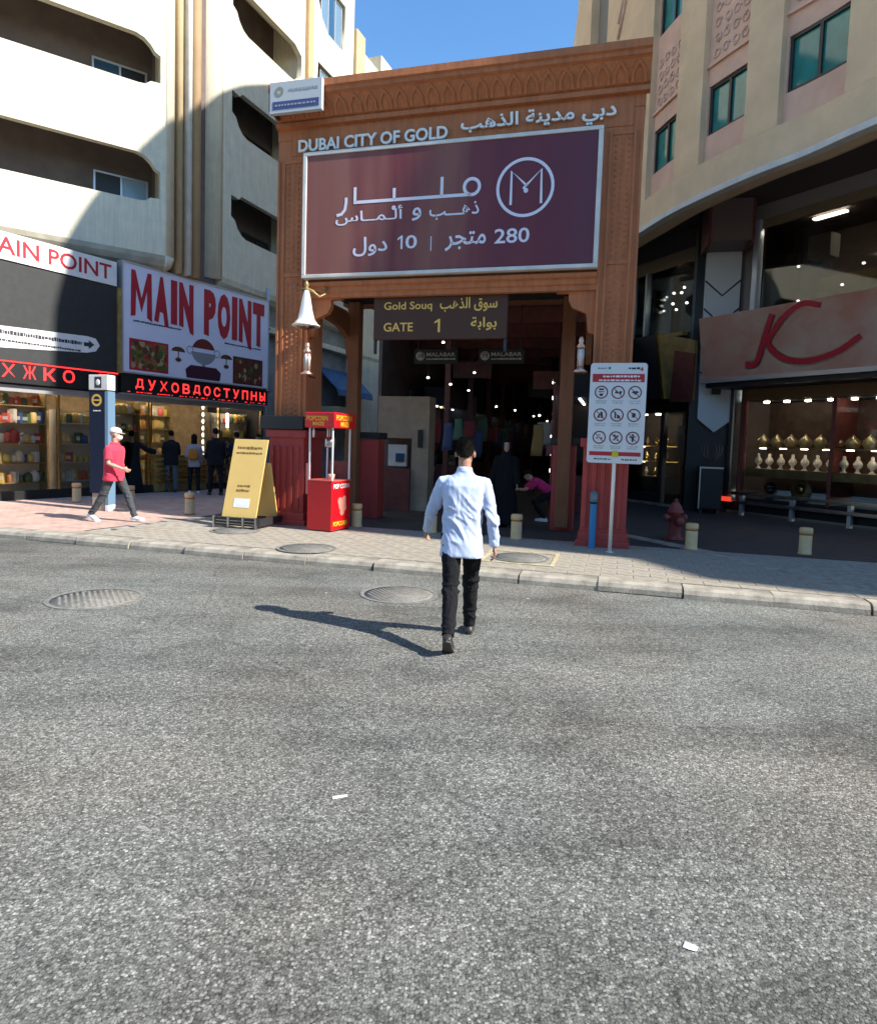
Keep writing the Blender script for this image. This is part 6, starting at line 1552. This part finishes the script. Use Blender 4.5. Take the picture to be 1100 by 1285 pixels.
# customers by the spice shop
P_ = lambda lab, X, Y, hd, **kw: person((X, Y, .12), hd, lab, **kw)
P_('woman in a long black gown pointing at the shop window', -8.05, 17.1, -15, H=1.64, arms=((10, 8, 10, 5), (35, 45, 25, 60)), legs=((2, 2, 2, 0), (0, 2, 2, 0)), gown=M_abaya, hair=M_hair, shoe=M_wshoe, vox=.018)
P_('person in a black jacket and grey jeans with a shoulder bag facing the shop', -7.28, 17.75, -25, H=1.68, arms=((6, 8, 70, 0), (4, 8, 75, -5)), legs=((4, 4, 2, 0), (-4, 2, 2, 0)), shirt=M_blkcloth, fit=1.1, trousers=M_greyjean, hair=M_hair, shoe=M_shoe, vox=.018)
wm = P_('woman with an orange backpack and black leggings facing the shop', -6.62, 17.65, -20, H=1.60, arms=((5, 8, 60, 0), (0, 8, 20, 0)), legs=((3, 2, 3, 0), (-3, 2, 3, 0)), shirt=M_palec, trousers=M_blkcloth, hair=M_hair, hairlen=.06, shoe=M_wshoe, vox=.018)
c = MB(); tp = wm[2]
c.loft([ering(tp(-.02, -.16, h), rx, ry, Matrix(), 16, 3) for h, rx, ry in ((.06, .10, .06), (.10, .135, .085), (.28, .13, .08), (.36, .09, .05), (.38, .05, .03))]); c.build('backpack', fabric_mat('orange_nylon', (.50, .19, .03), 5, .4), wm[0])
P_('tall man in dark clothes wearing a backpack in front of the shop', -5.92, 17.3, -28, H=1.78, arms=((4, 8, 40, 0), (2, 8, 30, 0)), legs=((4, 3, 4, 0), (-4, 3, 4, 0)), shirt=M_blkcloth, fit=1.18, trousers=M_blkcloth, hair=M_hair, shoe=M_shoe, vox=.018)
P_('man in dark clothes standing at the right end of the customer group', -5.55, 17.9, -40, H=1.70, arms=((6, 8, 60, 0), (4, 8, 50, 0)), legs=((4, 3, 4, 0), (-4, 3, 4, 0)), shirt=M_navycloth, trousers=M_blkcloth, hair=M_hair, shoe=M_shoe, vox=.018)
P_('person in a pale shirt half hidden behind the yellow sign board', -5.15, 18.6, 170, H=1.66, arms=((4, 8, 40, 0), (4, 8, 40, 0)), legs=((4, 3, 3, 0), (-4, 3, 3, 0)), shirt=M_palec, trousers=M_navycloth, hair=M_hair, shoe=M_shoe, face=True, vox=.018)
# inside the gate
P_('woman in a black gown and headscarf coming out of the market', 1.28, 12.55, 186, H=1.66, arms=((8, 10, 12, 4), (-4, 14, 10, 8)), legs=((10, 6, 2, 0), (-8, 8, 2, 10)), gown=M_abaya, scarf=M_abaya, shoe=M_shoe, skin=M_skin2, face=True, vox=.016)
P_('person in a magenta top bending forward over their hands on the right inside the gate', 2.35, 13.6, 268, H=1.62, lean=58, seat=.60, arms=((52, 4, 40, -6), (46, 4, 46, -6)), legs=((62, 96, 3, -4), (56, 92, 3, -4)), tilt=10, shirt=M_magenta, sleeve='short', trousers=M_blkcloth, hair=M_hair, shoe=M_wshoe, skin=M_skin2, face=True, vox=.014)
P_('person in dark clothes deep inside the market left of the walking man', -.35, 17.2, 175, H=1.70, arms=((4, 8, 40, 0), (4, 8, 20, 0)), legs=((8, 6, 3, 0), (-8, 6, 3, 8)), shirt=M_navycloth, trousers=M_blkcloth, hair=M_hair, shoe=M_shoe, skin=M_skin, face=True, vox=.018)
P_('shopkeeper in a grey shirt standing by the beige kiosk', -1.55, 17.8, 150, H=1.72, arms=((4, 8, 20, 0), (4, 8, 20, 0)), legs=((2, 3, 3, 0), (-2, 3, 3, 0)), shirt=M_greyjean, trousers=M_blkcloth, hair=M_hair, shoe=M_shoe, face=True, vox=.018)
